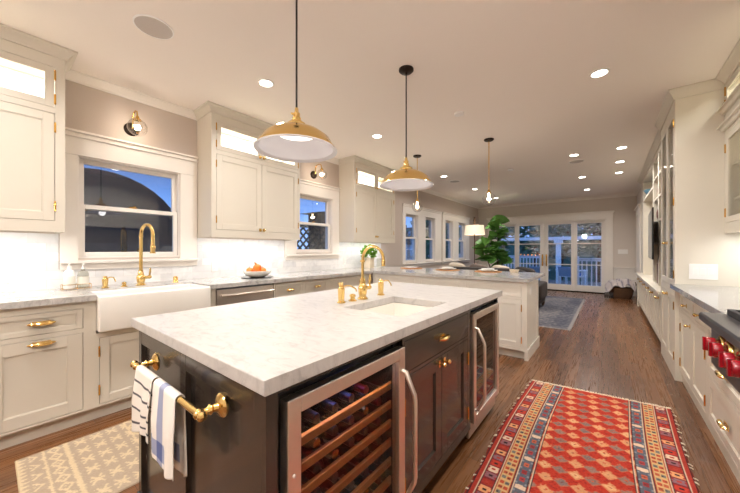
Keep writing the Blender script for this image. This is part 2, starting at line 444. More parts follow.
# ------------------------------------------------------------------ windows on the left wall
def window(n, y0, y1, z0, z1, cl, cr_, head=True, zh=2.27):
    """cl, cr_: how far the casing runs left / right of the opening"""
    root = empty('window_%d' % n, (XL, (y0+y1)/2, z0), None, None); root['kind'] = 'structure'
    D = .11
    # jamb lining
    mb = MB().box(XL-D-.02, y0, z0, XL, y0+.010, z1).box(XL-D-.02, y1-.010, z0, XL, y1, z1).box(XL-D-.02, y0+.010, z1-.010, XL, y1-.010, z1).box(XL-D-.02, y0+.010, z0, XL, y1-.010, z0+.012)
    mb.build('jamb', 'trim_white', root)
    # casing
    mb = MB().box(XL, y0-cl, z0-.02, XL+.02, y0, z1).box(XL, y1, z0-.02, XL+.02, y1+cr_, z1)
    mb.box(XL, y0-cl, z1, XL+.024, y1+cr_, z1+.15)
    mb.build('casing', 'trim_white', root, bevel=.002)
    mb = MB().box(XL, y0-cl, z1+.15, XL+.04, y1+cr_, z1+.17).box(XL, y0-cl, z1+.17, XL+.03, y1+cr_, z1+.19).box(XL, y0-cl, z1+.19, XL+.05, y1+cr_, z1+.21)
    mb.build('head_moulding', 'trim_white', root, bevel=.004)
    mb = MB().box(XL-.02, y0-cl, z0-.045, XL+.055, y1+cr_, z0-.02).box(XL, y0-cl, z0-.10, XL+.022, y1+cr_, z0-.045)
    mb.build('window_sill', 'trim_white', root, bevel=.004)
    zm = (z0+z1)/2+.01; ya, yb = y0+.011, y1-.011
    def sash(nm, xx, za, zb):
        t = .034; w_ = .038
        mb = MB().box(xx, ya, za, xx+t, ya+w_, zb).box(xx, yb-w_, za, xx+t, yb, zb).box(xx, ya+w_, za, xx+t, yb-w_, za+w_).box(xx, ya+w_, zb-w_, xx+t, yb-w_, zb)
        o = mb.build(nm, 'trim_white', root, bevel=.003)
        MB().box(xx+t/2-.003, ya+w_-.004, za+w_-.004, xx+t/2+.003, yb-w_+.004, zb-w_+.004).build('pane', 'glass_window', o)
        return o
    sash('upper_sash', XL-.10, zm-.02, z1-.011)
    lo = sash('lower_sash', XL-.06, z0+.013, zm+.02)
    MB().box(XL-.05, (y0+y1)/2-.03, zm+.02, XL-.03, (y0+y1)/2+.03, zm+.032).cyl((XL-.04, (y0+y1)/2, zm+.03), (XL-.04, (y0+y1)/2+.02, zm+.045), .005).build('sash_lock', 'brass', lo)
window(1, *WIN[0], .112, .17)
window(2, *WIN[1], .19, .165)
window(3, *WIN[2], .13, .19)
window(4, *WIN[3], .19, .37)
window(5, *WIN[4], .19, .21)
window(6, *WIN[5], .21, .33)

# ------------------------------------------------------------------ far glass doors
root = empty('door_1', (-1.6, YF, 0), None, None); root['kind'] = 'structure'
x0, x1, _, zt = DO
mb = MB().box(x1, YF-.03, 0, x1+.155, YF, zt).box(x0-.13, YF-.03, 0, x0, YF, zt).box(x0-.13, YF-.034, zt, x1+.155, YF, zt+.16)
mb.build('casing', 'trim_white', root, bevel=.003)
MB().box(x0-.15, YF-.055, zt+.16, x1+.17, YF, zt+.19).box(x0-.17, YF-.075, zt+.19, x1+.19, YF, zt+.225).build('head_moulding', 'trim_white', root, bevel=.005)
MB().box(x0, YF, 0, x0+.03, YF+.14, zt).box(x1-.03, YF, 0, x1, YF+.14, zt).box(x0+.03, YF, zt-.03, x1-.03, YF+.14, zt).build('jamb', 'trim_white', root)
MB().box(x0+.03, YF, 0, x1-.03, YF+.16, .03).build('threshold', 'bronze', root)
def leaf(xa, xb, yy, gxa, gxb, handle=None):
    za, zb = .03, zt-.03
    mb = MB().box(xa, yy, za, gxa, yy+.045, zb).box(gxb, yy, za, xb, yy+.045, zb).box(gxa, yy, za, gxb, yy+.045, .205).box(gxa, yy, 2.01, gxb, yy+.045, zb)
    d = mb.build('door_panel', 'trim_white', root, bevel=.003)
    m2 = MB()
    for z in (.80, 1.425): m2.box(gxa, yy+.005, z-.013, gxb, yy+.04, z+.013)
    m2.build('glazing_bar', 'trim_white', d)
    MB().box(gxa-.005, yy+.019, .2, gxb+.005, yy+.026, 2.015).build('pane', 'glass_window', d)
    if handle is not None:
        MB().box(handle-.02, yy-.008, .74, handle+.02, yy, 1.10).tube([(handle, yy-.008, .78), (handle, yy-.05, .80), (handle, yy-.05, 1.04), (handle, yy-.008, 1.06)], .011).build('door_handle', 'brass_soft', d, smooth=True)
leaf(-3.11, -2.34, YF+.075, -2.99, -2.44)
leaf(-.83, -.096, YF+.075, -.735, -.17)
leaf(-2.38, -1.572, YF+.02, -2.29, -1.69, -1.625)
leaf(-1.568, -.79, YF+.02, -1.47, -.88, -1.52)

# cased opening on the far right wall
root = empty('door_2', (.58, 9.9, 0), None, None); root['kind'] = 'structure'
MB().box(.555, 9.35, 0, .58, 9.5, 2.1).box(.555, 10.4, 0, .58, 10.55, 2.1).box(.55, 9.35, 2.1, .58, 10.55, 2.26).box(.52, 9.32, 2.26, .58, 10.58, 2.3).build('casing', 'trim_white', root, bevel=.003)
MB().box(.565, 9.5, .02, .58, 10.4, 2.1).build('door_panel', 'trim_white', root)

# ------------------------------------------------------------------ cabinet helpers
class Face:
    def __init__(s, ax, pos, sgn): s.ax, s.pos, s.sgn = ax, pos, sgn     # outward normal = sgn*axis
    def p(s, u, v, w_):
        t = s.pos+s.sgn*w_
        return (t, u, v) if s.ax == 'x' else (u, t, v)
    def box(s, mb, u0, u1, v0, v1, w0, w1):
        a = s.p(u0, v0, w0); b_ = s.p(u1, v1, w1); mb.box(*a, *b_); return mb
def shaker(F, u0, u1, v0, v1, mat, parent, name='door', rail=.055, w0=-.02, recess=.009, bead=True):
    mb = MB()
    F.box(mb, u0, u0+rail, v0, v1, w0, 0); F.box(mb, u1-rail, u1, v0, v1, w0, 0)
    F.box(mb, u0+rail, u1-rail, v0, v0+rail, w0, 0); F.box(mb, u0+rail, u1-rail, v1-rail, v1, w0, 0)
    F.box(mb, u0+rail, u1-rail, v0+rail, v1-rail, w0, -recess)
    if bead:
        a, c, d, e_ = u0+rail, u1-rail, v0+rail, v1-rail; q = .006
        F.box(mb, a, a+q, d, e_, -recess, -.004); F.box(mb, c-q, c, d, e_, -recess, -.004)
        F.box(mb, a+q, c-q, d, d+q, -recess, -.004); F.box(mb, a+q, c-q, e_-q, e_, -recess, -.004)
    return mb.build(name, mat, parent, bevel=.0015)
def glass_front(F, u0, u1, v0, v1, mat, parent, rail=.055, pane='glass_cab', name='glass_door', bars=()):
    mb = MB()
    F.box(mb, u0, u0+rail, v0, v1, -.02, 0); F.box(mb, u1-rail, u1, v0, v1, -.02, 0)
    F.box(mb, u0+rail, u1-rail, v0, v0+rail, -.02, 0); F.box(mb, u0+rail, u1-rail, v1-rail, v1, -.02, 0)
    for z in bars: F.box(mb, u0+rail, u1-rail, z-.012, z+.012, -.018, -.002)
    d = mb.build(name, mat, parent, bevel=.0015)
    m2 = MB(); F.box(m2, u0+rail-.004, u1-rail+.004, v0+rail-.004, v1-rail+.004, -.012, -.008); m2.build('pane', pane, d)
    return d
def pull(F, u, v, parent, L=.10, mat='brass_polish'):
    mb = MB()
    F.box(mb, u-L/2+.008, u+L/2-.008, v-.015, v+.015, 0, .004)
    pts = [(-L/2-.014, .014, .003), (-L/2-.004, .016, .008), (-L/2+.006, .019, .012), (-L/2+.016, .021, .013), (0, .023, .014), (L/2-.016, .021, .013), (L/2-.006, .019, .012), (L/2+.004, .016, .008), (L/2+.014, .014, .003)]
    mb.tube([F.p(u+a, v+.002, w_) for a, w_, r in pts], [r for a, w_, r in pts], 8)
    return mb.build('handle', mat, parent, smooth=True)
def knob(F, u, v, parent, r=.013, mat='brass_polish'):
    mb = MB(); F.box(mb, u-.012, u+.012, v-.018, v+.018, 0, .003)
    mb.cyl(F.p(u, v, 0), F.p(u, v, .022), .006, 10); c = F.p(u, v, .026)
    mb.ball(c, r, 12)
    return mb.build('knob', mat, parent, smooth=True)
def hinge(F, u, v, parent):
    mb = MB(); a = F.p(u, v-.03, .003); b_ = F.p(u, v+.03, .003)
    mb.cyl(a, b_, .0055, 8); mb.ball(F.p(u, v-.034, .003), .006, 8).ball(F.p(u, v+.034, .003), .006, 8)
    return mb.build('hinge', 'brass', parent, smooth=True)
def face_frame(F, u0, u1, v0, v1, holes, mat, parent):
    mb = MB(); cells(mb, F.ax, F.pos-F.sgn*.02, F.pos, u0, u1, v0, v1, holes)
    return mb.build('face_frame', mat, parent)
G = .0028
def fronts(F, root, items, mat):
    for it in items:
        k, u0, u1, v0, v1 = it[:5]; o = it[5] if len(it) > 5 else {}
        if k == 'door':
            d = shaker(F, u0+G, u1-G, v0+G, v1-G, mat, root, rail=o.get('rail', .055))
        elif k == 'drawer':
            if o.get('flat'):
                mb = MB(); F.box(mb, u0+G, u1-G, v0+G, v1-G, -.02, 0); d = mb.build('drawer', mat, root, bevel=.0015)
            else: d = shaker(F, u0+G, u1-G, v0+G, v1-G, mat, root, 'drawer', rail=o.get('rail', .03))
        elif k == 'glass':
            d = glass_front(F, u0+G, u1-G, v0+G, v1-G, mat, root, rail=o.get('rail', .05), pane=o.get('pane', 'glass_cab'), bars=o.get('bars', ()))
        for (a, b_) in o.get('pulls', ()): pull(F, a, b_, d, o.get('L', .10))
        for (a, b_) in o.get('knobs', ()): knob(F, a, b_, d)
        for (a, b_) in o.get('hinges', ()): hinge(F, a, b_, d)
def base_cab(name, label, F, u0, u1, items, mat, depth=.6, z0=.10, z1=.873, toe=.05, group=None, cat='cabinet', hole_extra=(), body_top=None):
    c = F.p((u0+u1)/2, 0, -depth/2)
    root = empty(name, (c[0], c[1], 0), label, cat, group)
    mb = MB(); F.box(mb, u0, u1, z0, body_top or z1, -depth, -.02); mb.build('cabinet_body', mat, root)
    face_frame(F, u0, u1, z0, z1, [(i[1], i[2], i[3], i[4]) for i in items]+list(hole_extra), mat, root)
    mb = MB(); F.box(mb, u0, u1, 0, z0, -depth+.02, -toe); mb.build('toe_kick', mat, root)
    fronts(F, root, items, mat)
    return root

# ------------------------------------------------------------------ left wall base run
FL = Face('x', -2.90, 1)
base_cab('base_cabinet', 'cream cabinet with brass-handled drawer over pull-out door, left of the apron sink', FL, -.60, .487,
    [('drawer', -.52, .42, .685, .825, {'pulls': [(.22, .757)], 'L': .10}), ('door', -.02, .42, .115, .655, {'pulls': [(.22, .625)], 'rail': .075}), ('door', -.55, -.05, .115, .655, {'rail': .075})], 'cream')
base_cab('sink_cabinet', 'cream low cabinet with two panelled doors directly under the white apron sink', FL, .487, 1.31,
    [('door', .505, .885, .115, .60, {'hinges': [(.505, .50), (.505, .22)]}), ('door', .89, 1.27, .115, .60, {'hinges': [(1.27, .50), (1.27, .22)]})], 'cream', z1=.632)
# dishwasher
root = empty('dishwasher', (-3.2, 1.64, 0), 'stainless steel dishwasher with a bar handle under the left worktop beside the sink', 'dishwasher')
MB().box(-3.48, 1.335, .02, -2.93, 1.955, .86).build('body', 'steel_dark', root)
MB().box(-2.93, 1.34, .11, -2.895, 1.95, .855).build('door_panel', 'steel', root, bevel=.004)
MB().tube([(-2.895, 1.385, .80), (-2.855, 1.385, .80)], .008).tube([(-2.895, 1.905, .80), (-2.855, 1.905, .80)], .008).cyl((-2.852, 1.365, .80), (-2.852, 1.925, .80), .012).build('handle', 'steel', root, smooth=True)
MB().box(-3.48, 1.335, 0, -2.96, 1.955, .11).build('toe_kick', 'black', root)
mb = MB().box(-3.49, 1.31, .0, -2.90, 1.333, .873).box(-3.2, 1.266, .634, -2.90, 1.31, .873).build('side_panel', 'cream', label='narrow cream filler panel between the apron sink and the steel dishwasher', cat='panel')
LBS = [(1.96, 2.385, 'first from the dishwasher'), (2.385, 2.80, 'second from the dishwasher'), (2.80, 3.21, 'third from the dishwasher'), (3.21, 3.69, 'last one before the peninsula corner')]
for (a, b_, t) in LBS:
    r_ = base_cab('drawer_cabinet', 'cream drawer cabinet with brass pull, left wall, '+t, FL, a, b_,
        [('drawer', a+.02, b_-.02, .68, .85, {'pulls': [((a+b_)/2, .775)], 'L': .08}), ('door', a+.02, b_-.02, .115, .655, {'knobs': [(b_-.05, .60)]})], 'cream', group='drawer cabinets along the left wall')

# ------------------------------------------------------------------ peninsula
FP = Face('y', 3.72, -1)
PG = 'peninsula cabinets'
pen = [(-2.88, -2.11, 'left unit in the inner corner', None), (-2.11, -1.457, 'middle unit', None), (-1.457, -.742, 'right unit beside the end panel', None)]
for (a, b_, t, _) in pen:
    its = [('drawer', a+.04, b_-.03, .70, .842, {}), ('door', a+.04, (a+b_)/2, .135, .675, {}), ('door', (a+b_)/2+.004, b_-.03, .135, .675, {'hinges': [(b_-.03, .58), (b_-.03, .22)]})]
    base_cab('peninsula_cabinet', 'white peninsula cabinet with drawer over doors, '+t, FP, a, b_, its, 'pen_white', depth=.70, group=PG, toe=.06)
root = empty('peninsula_end', (-.73, 4.07, 0), 'white panelled end board closing the peninsula on its aisle side', 'panel')
FE = Face('x', -.72, -1); FE = Face('x', -.715, 1)
MB().box(-.742, 3.715, 0, -.735, 4.42, .873).build('backing', 'pen_white', root)
shaker(FE, 3.715, 4.42, 0.0, .873, 'pen_white', root, 'frame_panel', rail=.07)
mb = MB(); FE.box(mb, 3.715, 4.42, 0, .13, 0, .012); mb.build('plinth', 'pen_white', root, bevel=.004)
mb = MB(); FE.box(mb, 3.93, 4.0, .71, .82, -.009, -.003); mb.build('outlet', 'plastic_white', root, bevel=.002)

# ------------------------------------------------------------------ left + peninsula worktop (one slab of stone)
mb = MB()
mb.box(XL, -.7, .875, -2.868, .485, .915)
mb.box(XL, .485, .875, -3.25, 1.265, .915)
mb.box(XL, 1.265, .875, -2.868, 3.695, .915)
mb.box(XL, 3.695, .875, -.70, 4.84, .915)
mb.build('countertop', 'marble_wall_counter', label='long grey-veined marble worktop running along the left wall and out over the peninsula', cat='countertop', origin=(-3.2, 2, .875))

# backsplash: one tiled skin, openings around window casings
mb = MB(); cells(mb, 'x', XL, XL+.008, -.7, 4.9, .915, 1.37, [(.37, 1.45, 1.075, 1.4), (2.60, 3.70, 1.135, 1.4)])
mb.build('backsplash', 'marble_tile', label='white marble subway tile backsplash behind the left wall worktop', cat='backsplash', origin=(XL, 0, .915))

# ------------------------------------------------------------------ farmhouse sink
root = empty('farmhouse_sink', (-3.05, .875, .64), 'large white porcelain apron-front sink under the nearest window', 'sink')
mb = MB()
xa, xb, ya, yb, za, zb = -3.247, -2.835, .490, 1.262, .645, .905
O_ = [(xa, ya), (xb, ya), (xb, yb), (xa, yb)]; I_ = [(xa+.03, ya+.03), (xb-.045, ya+.03), (xb-.045, yb-.03), (xa+.03, yb-.03)]
mb.v = [(p, q, za) for p, q in O_]+[(p, q, zb) for p, q in O_]+[(p, q, zb) for p, q in I_]+[(p, q, za+.03) for p, q in I_]
mb.f = [(0, 3, 2, 1)]+[(k, (k+1) % 4, 4+(k+1) % 4, 4+k) for k in range(4)]+[(4+k, 4+(k+1) % 4, 8+(k+1) % 4, 8+k) for k in range(4)]+[(8+k, 8+(k+1) % 4, 12+(k+1) % 4, 12+k) for k in range(4)]+[(12, 13, 14, 15)]
o = mb.build('basin', 'porcelain', root, bevel=.013); o.modifiers['edge'].segments = 4; o.data.polygons.foreach_set('use_smooth', [True]*len(o.data.polygons)); o.data.set_sharp_from_angle(angle=R(180))
MB().lathe((-3.05, .875, .675), [(.045, 0), (.045, .004), (.03, .004), (.02, .001)]).build('drain', 'brass', root, smooth=True)

def faucet(name, loc, label, hr, R1, zt_, direction, scale=1.0, handle_dir=(0, 1), drop=0, tr=.0125, hs=1.0):
    x, y, z = loc; s = scale
    root = empty(name, loc, label, 'faucet')
    dx, dy = direction
    MB().lathe((x, y, z), [(.034*s, 0), (.034*s, .006), (.027*s, .012), (.022*s, .02), (.026*s, .03), (.028*s, .045), (.03*s, .07), (.026*s, .088), (.018*s, .1), (.021*s, .11), (.016*s, .125), (.0155*s, .14)]).build('body', 'brass_polish', root, smooth=True)
    pts = [(x, y, z+.13), (x, y, z+hr*.5), (x, y, z+hr)]
    n = 14
    for i in range(1, n+1):
        a = math.pi*i/n
        pts.append((x+dx*R1*(1-math.cos(a)), y+dy*R1*(1-math.cos(a)), z+hr+math.sin(a)*zt_))
    if drop: pts.append((pts[-1][0], pts[-1][1], pts[-1][2]-drop))
    MB().tube(pts, tr*s, 12).lathe((x, y, z+hr-.015), [(.013*s, 0), (.017*s, .004), (.017*s, .01), (.013*s, .015)], 16).build('gooseneck', 'brass_polish', root, smooth=True)
    ex, ey, ez = pts[-1]
    MB().lathe((ex, ey, ez-.075*hs), [(.019*s*hs**.5, 0), (.021*s*hs**.5, .006*hs), (.015*s*hs**.5, .012*hs), (.017*s*hs**.5, .04*hs), (.019*s*hs**.5, .06*hs), (.014*s*hs**.5, .072*hs), (.013*s*hs**.5, .085*hs)], 16).build('spray_head', 'brass_polish', root, smooth=True)
    hx, hy = handle_dir
    m = MB().tube([(x, y, z+.065), (x+hx*.03, y+hy*.03, z+.068), (x+hx*.06, y+hy*.06, z+.072)], [.014*s, .012*s, .013*s], 12).ball((x+hx*.063, y+hy*.063, z+.073), .016*s, 12)
    m.tube([(x+hx*.063, y+hy*.063, z+.078), (x+hx*.068, y+hy*.068, z+.12), (x+hx*.07, y+hy*.07, z+.155)], [.006, .009, .005], 10)
    m.build('lever', 'brass_polish', root, smooth=True)
    return root
def dispenser(name, loc, label, direction, h=.09, cat='soap dispenser', reach=.075):
    x, y, z = loc; dx, dy = direction
    root = empty(name, loc, label, cat)
    MB().lathe((x, y, z), [(.026, 0), (.026, .006), (.018, .012), (.019, .03), (.021, h*.7), (.022, h*.85), (.014, h*.93), (.012, h), (.016, h+.006), (.012, h+.014)], 18).build('body', 'brass_polish', root, smooth=True)
    pts = [(x, y, z+h*.86), (x+dx*.03, y+dy*.03, z+h+.004), (x+dx*.055, y+dy*.055, z+h+.002), (x+dx*reach, y+dy*reach, z+h-.018), (x+dx*(reach+.006), y+dy*(reach+.006), z+h-.035)]
    MB().tube(pts, .0045, 8).build('spout', 'brass_polish', root, smooth=True)
    return root
faucet('faucet', (-3.34, .868, .915), 'tall polished brass gooseneck faucet behind the white apron sink', .455, .075, .095, (.94, .34), 1.15, (.2, .98), .09)
dispenser('soap_dispenser', (-3.34, .62, .915), 'small brass soap dispenser with curved spout behind the left end of the apron sink', (.5, .86), .085, reach=.065)
MB().lathe((-3.33, .745, .915), [(.024, 0), (.024, .006), (.014, .01), (.012, .022), (.017, .026), (.017, .036), (.01, .042), (0, .043)], 18).build('air_switch', 'brass_polish', smooth=True, label='tiny round brass push button between soap dispenser and faucet behind the apron sink', cat='button')
MB().lathe((-3.36, 1.155, .915), [(.025, 0), (.025, .006), (.021, .012), (.021, .05), (.018, .058), (.008, .062), (0, .063)], 18).build('air_gap', 'brass_polish', smooth=True, label='short brass air gap cap right of the faucet behind the apron sink', cat='air gap')

# soap bottles in wire caddy
root = empty('bottle_caddy', (-3.43, .455, .915), 'small wire rack holding two pump bottles left of the apron sink', 'rack')
x, y, z = -3.43, .455, .915
m = MB()
for zz in (.922, .955):
    m.tube([(x-.04, y-.085, zz), (x+.04, y-.085, zz), (x+.04, y+.085, zz), (x-.04, y+.085, zz), (x-.04, y-.085, zz)], .002, 6)
for sx_ in (-.04, .04):
    for sy in (-.085, 0, .085): m.cyl((x+sx_, y+sy, .9155), (x+sx_, y+sy, .957), .002, 6)
for sy in (-.06, -.02, .02, .06): m.cyl((x-.04, y+sy, .922), (x+.04, y+sy, .922), .0015, 6)
m.build('wire_frame', 'brass_soft', root, smooth=True)
for yy, lab, hh in ((.414, 'white pump bottle, the left one in the wire rack', .15), (.496, 'clear pump bottle with white label, the right one in the wire rack', .14)):
    rb = empty('soap_bottle', (x, yy, .924), lab, 'bottle', None)
    MB().lathe((x, yy, .9235), [(.034, 0), (.036, .01), (.036, hh*.8), (.028, hh*.95), (.013, hh), (.012, hh+.012)], 20).build('bottle_body', 'plate_white' if yy < .45 else 'bottle_clear', rb, smooth=True)
    MB().lathe((x, yy, .93), [(.0368, .02), (.0368, hh*.62)], 20, cap=False).build('paper_label', 'paper', rb, smooth=True)
    MB().lathe((x, yy, .9235+hh+.012), [(.014, 0), (.014, .016), (.005, .018), (.005, .04)], 12).box(x-.005, yy-.006, .9235+hh+.048, x+.045, yy+.006, .9235+hh+.058).build('pump', 'plastic_white', rb, smooth=True)

# wall plates on the backsplash
def plate(name, label, F, u0, u1, v0, v1, parts, cat='wall plate'):
    c = F.p((u0+u1)/2, v0, 0); root = empty(name, c, label, cat)
    mb = MB(); F.box(mb, u0, u1, v0, v1, 0, .006); mb.build('cover', 'plastic_white', root, bevel=.002)
    for (k, u) in parts:
        vm = (v0+v1)/2
        mb = MB(); F.box(mb, u-.016, u+.016, vm-.033, vm+.033, .006, .009 if k == 's' else .0075); o = mb.build('rocker' if k == 's' else 'socket', 'plate_white', root, bevel=.0015)
        if k == 'o':
            mb = MB()
            for dv in (-.018, .018):
                F.box(mb, u-.008, u-.006, vm+dv-.004, vm+dv+.004, .0075, .008); F.box(mb, u+.006, u+.008, vm+dv-.004, vm+dv+.004, .0075, .008)
            mb.build('slot', 'black', o)
FW = Face('x', XL+.008, 1)
plate('switch_outlet_plate', 'wide white switch and outlet plate on the tiles at far left', FW, -.05, .162, .985, 1.12, [('s', -.01), ('s', .045), ('o', .12)])
plate('outlet_plate', 'white outlet plate on the tiles between sink window and fruit bowl', FW, 1.60, 1.675, .985, 1.10, [('o', 1.6375)])
plate('outlet_plate', 'white outlet plate on the tiles just right of the fruit bowl', FW, 2.50, 2.57, .985, 1.10, [('o', 2.535)])
plate('outlet_plate', 'white outlet plate on the tiles right of the second window by the plant', FW, 3.80, 3.87, .985, 1.10, [('o', 3.835)])

# fruit bowl
cx, cy = -3.21, 1.95
MB().lathe((cx, cy, .9152), [(0, 0), (.12, 0), (.178, .004), (.18, .010), (.12, .008), (0, .008)], 36).build('serving_plate', 'glass_dark', smooth=True, label='thin grey round plate under the white fruit bowl on the left worktop', cat='plate')
MB().lathe((cx, cy, .9255), [(0, 0), (.075, 0), (.115, .012), (.145, .04), (.155, .072), (.150, .072), (.138, .042), (.108, .018), (.06, .009), (0, .008)], 36).build('fruit_bowl', 'porcelain', smooth=True, label='white bowl filled with orange fruit on the left worktop', cat='bowl')
FR = [(-.05, -.065, .042, 'lying at the left rim of the white bowl'), (.01, -.005, .048, 'standing highest with a pointed stem in the white bowl'), (-.01, .078, .04, 'lying at the right rim of the white bowl'), (.075, .03, .036, 'at the front of the white bowl'), (-.085, .01, .036, 'at the back of the white bowl')]
for i, (dx, dy, r_, t) in enumerate(FR):
    zz = .9255+.044+r_*.6+(.03 if i == 1 else 0)
    rt = empty('orange_fruit', (cx+dx, cy+dy, zz-r_*.9), 'orange fruit '+t, 'fruit', 'fruit in the white bowl')
    MB().ball((cx+dx, cy+dy, zz), r_, 16, (1, 1, .92)).build('flesh', 'orange_skin', rt, smooth=True)
    MB().tube([(cx+dx, cy+dy, zz+r_*.8), (cx+dx, cy+dy-.006, zz+r_+.008)] if i != 1 else [(cx+dx, cy+dy-.01, zz+r_*.7), (cx+dx, cy+dy-.03, zz+r_+.01), (cx+dx, cy+dy-.045, zz+r_+.014)], [.004, .002] if i != 1 else [.014, .008, .002], 8).build('stem', 'bark' if i != 1 else 'orange_skin', rt, smooth=True)

def leaf_cloud(mb, c, rad, n, size, seed, flat=.5, up=.3):
    rnd = random.Random(seed)
    for _ in range(n):
        while True:
            p = Vector((rnd.uniform(-1, 1), rnd.uniform(-1, 1), rnd.uniform(-1, 1)))
            if .15 < p.length < 1: break
        q = Vector((c[0]+p.x*rad[0], c[1]+p.y*rad[1], c[2]+p.z*rad[2]))
        d = (p+Vector((rnd.uniform(-.6, .6), rnd.uniform(-.6, .6), rnd.uniform(-.3, .6)+up))).normalized()
        s = d.cross(Vector((rnd.uniform(-1, 1), rnd.uniform(-1, 1), 1))).normalized(); L = size*rnd.uniform(.7, 1.2); W = L*flat
        nn = d.cross(s)
        mb.add([q, q+d*L*.3+s*W*.42+nn*L*.06, q+d*L*.7+s*W*.45+nn*L*.04, q+d*L-nn*L*.1, q+d*L*.7-s*W*.45+nn*L*.04, q+d*L*.3-s*W*.42+nn*L*.06], [(0, 1, 2, 3), (0, 3, 4, 5)])
    return mb
# small potted herb in the corner
px_, py_ = -3.36, 4.22
root = empty('potted_plant', (px_, py_, .915), 'small bright green plant in a pale square pot in the worktop corner', 'plant')
MB().prism([(px_-.07, py_-.07), (px_+.07, py_-.07), (px_+.07, py_+.07), (px_-.07, py_+.07)], 'z', .916, 1.09).box(px_-.078, py_-.078, 1.075, px_+.078, py_+.078, 1.10).build('pot', 'linen', root, bevel=.005)
leaf_cloud(MB(), (px_, py_, 1.18), (.115, .115, .10), 200, .065, 3, .8).build('foliage', 'leaf_bright', root)
MB().prism([(px_+.17-.05, py_+.12-.05), (px_+.17+.05, py_+.12-.05), (px_+.17+.05, py_+.12+.05), (px_+.17-.05, py_+.12+.05)], 'z', .916, 1.085).build('canister', 'glass_cab', label='small clear glass canister beside the bright green corner plant', cat='jar', bevel=.006)

# ------------------------------------------------------------------ upper cabinets on the left wall
def upper_cab(label, F, u0, u1, doors, z0=1.37, depth=.35, mat='cream', crown_ends=(0, 0), group='upper cabinets on the left wall', knobz=1.472):
    c = F.p((u0+u1)/2, 0, -depth/2)
    root = empty('upper_cabinet', (c[0], c[1], z0), label, 'cabinet', group)
    zt0 = 2.275
    m = MB(); F.box(m, u0, u1, z0+.03, zt0, -depth+.008 if False else -depth+.001, -.02); F.box(m, u0, u1, z0, z0+.03, -.045, -.02)
    F.box(m, u0, u0+.02, z0, z0+.03, -depth+.001, -.045); F.box(m, u1-.02, u1, z0, z0+.03, -depth+.001, -.045)
    # hollow lit top
    F.box(m, u0, u0+.02, zt0, CEIL, -depth+.001, -.02); F.box(m, u1-.02, u1, zt0, CEIL, -depth+.001, -.02)
    F.box(m, u0+.02, u1-.02, zt0, 2.66, -depth+.001, -depth+.012); F.box(m, u0+.02, u1-.02, 2.62, CEIL, -depth+.001, -.02)
    m.build('cabinet_body', mat, root)
    holes = []
    for (a, b_) in doors: holes += [(a, b_, 1.452, 2.255), (a, b_, 2.298, 2.60)]
    face_frame(F, u0, u1, z0, CEIL-.002, holes, mat, root)
    for i, (a, b_) in enumerate(doors):
        inner = b_ if i == 0 else a; outer = a if i == 0 else b_; sg = -1 if i == 0 else 1
        d = shaker(F, a+G, b_-G, 1.452+G, 2.255-G, mat, root, rail=.06)
        knob(F, inner+sg*.022, knobz, d, .011)
        for v in (1.56, 2.15): hinge(F, outer, v, d)
        d = glass_front(F, a+G, b_-G, 2.298+G, 2.60-G, mat, root, rail=.05)
        knob(F, inner+sg*.022, 2.335, d, .011)
        for v in (2.36, 2.54): hinge(F, outer, v, d)
    # beadboard back
    m = MB(); n = int((u1-u0-.06)/.05)
    for i in range(n):
        a = u0+.03+i*.05; F.box(m, a, a+.047, 2.28, 2.615, -depth+.012, -depth+.017)
    m.build('beadboard', 'enamel_white', root)
    # crown
    m = MB(); pr = [(0, 0), (.062, 0), (.062, -.012), (.05, -.018), (.034, -.036), (.014, -.056), (.012, -.072), (0, -.072)]
    e0, e1 = crown_ends
    def sweep(path):   # path of (pos, outward) corners in plan, mitred
        pass
    base = len(m.v); cols_ = []
    stations = []
    if e0: stations.append((lambda w_: F.p(u0-w_, 0, -depth+.002)))
    stations.append((lambda w_: F.p(u0-(w_ if e0 else 0), 0, w_)))
    stations.append((lambda w_: F.p(u1+(w_ if e1 else 0), 0, w_)))
    if e1: stations.append((lambda w_: F.p(u1+w_, 0, -depth+.002)))
    for st in stations:
        for (w_, dz) in pr:
            q = st(w_); m.v.append((q[0], q[1], CEIL-.001+dz))
    k = len(pr)
    for i in range(len(stations)-1):
        for j in range(k-1): m.f.append((i*k+j, i*k+j+1, (i+1)*k+j+1, (i+1)*k+j))
    m.build('crown_moulding', mat, root, smooth=True)
    # lamps: inside the glazed top and under the cabinet
    c = F.p((u0+u1)/2, 2.60, -depth/2)
    m = MB(); F.box(m, u0+.06, u1-.06, 2.608, 2.618, -.10, -.085); m.build('light_bar', 'led_strip', root)
    lamp('cabinet_lamp', 'AREA', (c[0], c[1], 2.60), P_STRIP*3, C_WHITE, root, size=.25, size_y=(u1-u0)*.9)
    m = MB(); F.box(m, u0+.05, u1-.05, z0+.018, z0+.028, -.09, -.06); m.build('light_bar', 'led_strip', root)
    c = F.p((u0+u1)/2, 0, -.12)
    lamp('under_cabinet_lamp', 'AREA', (c[0], c[1], z0+.012), P_STRIP, C_WHITE, root, size=.05, size_y=(u1-u0)*.9)
    return root
FU = Face('x', -3.25, 1)
upper_cab('cream upper cabinet with lit glass top, left of the sink window', FU, -.80, .37, [(-.745, -.215), (-.21, .316)], crown_ends=(0, 1))
upper_cab('cream upper cabinet with lit glass top above the white fruit bowl', FU, 1.45, 2.60, [(1.50, 2.033), (2.037, 2.57)], crown_ends=(1, 1))
upper_cab('cream upper cabinet with lit glass top above the bright green corner plant', FU, 3.70, 4.90, [(3.755, 4.30), (4.304, 4.85)], crown_ends=(1, 1))

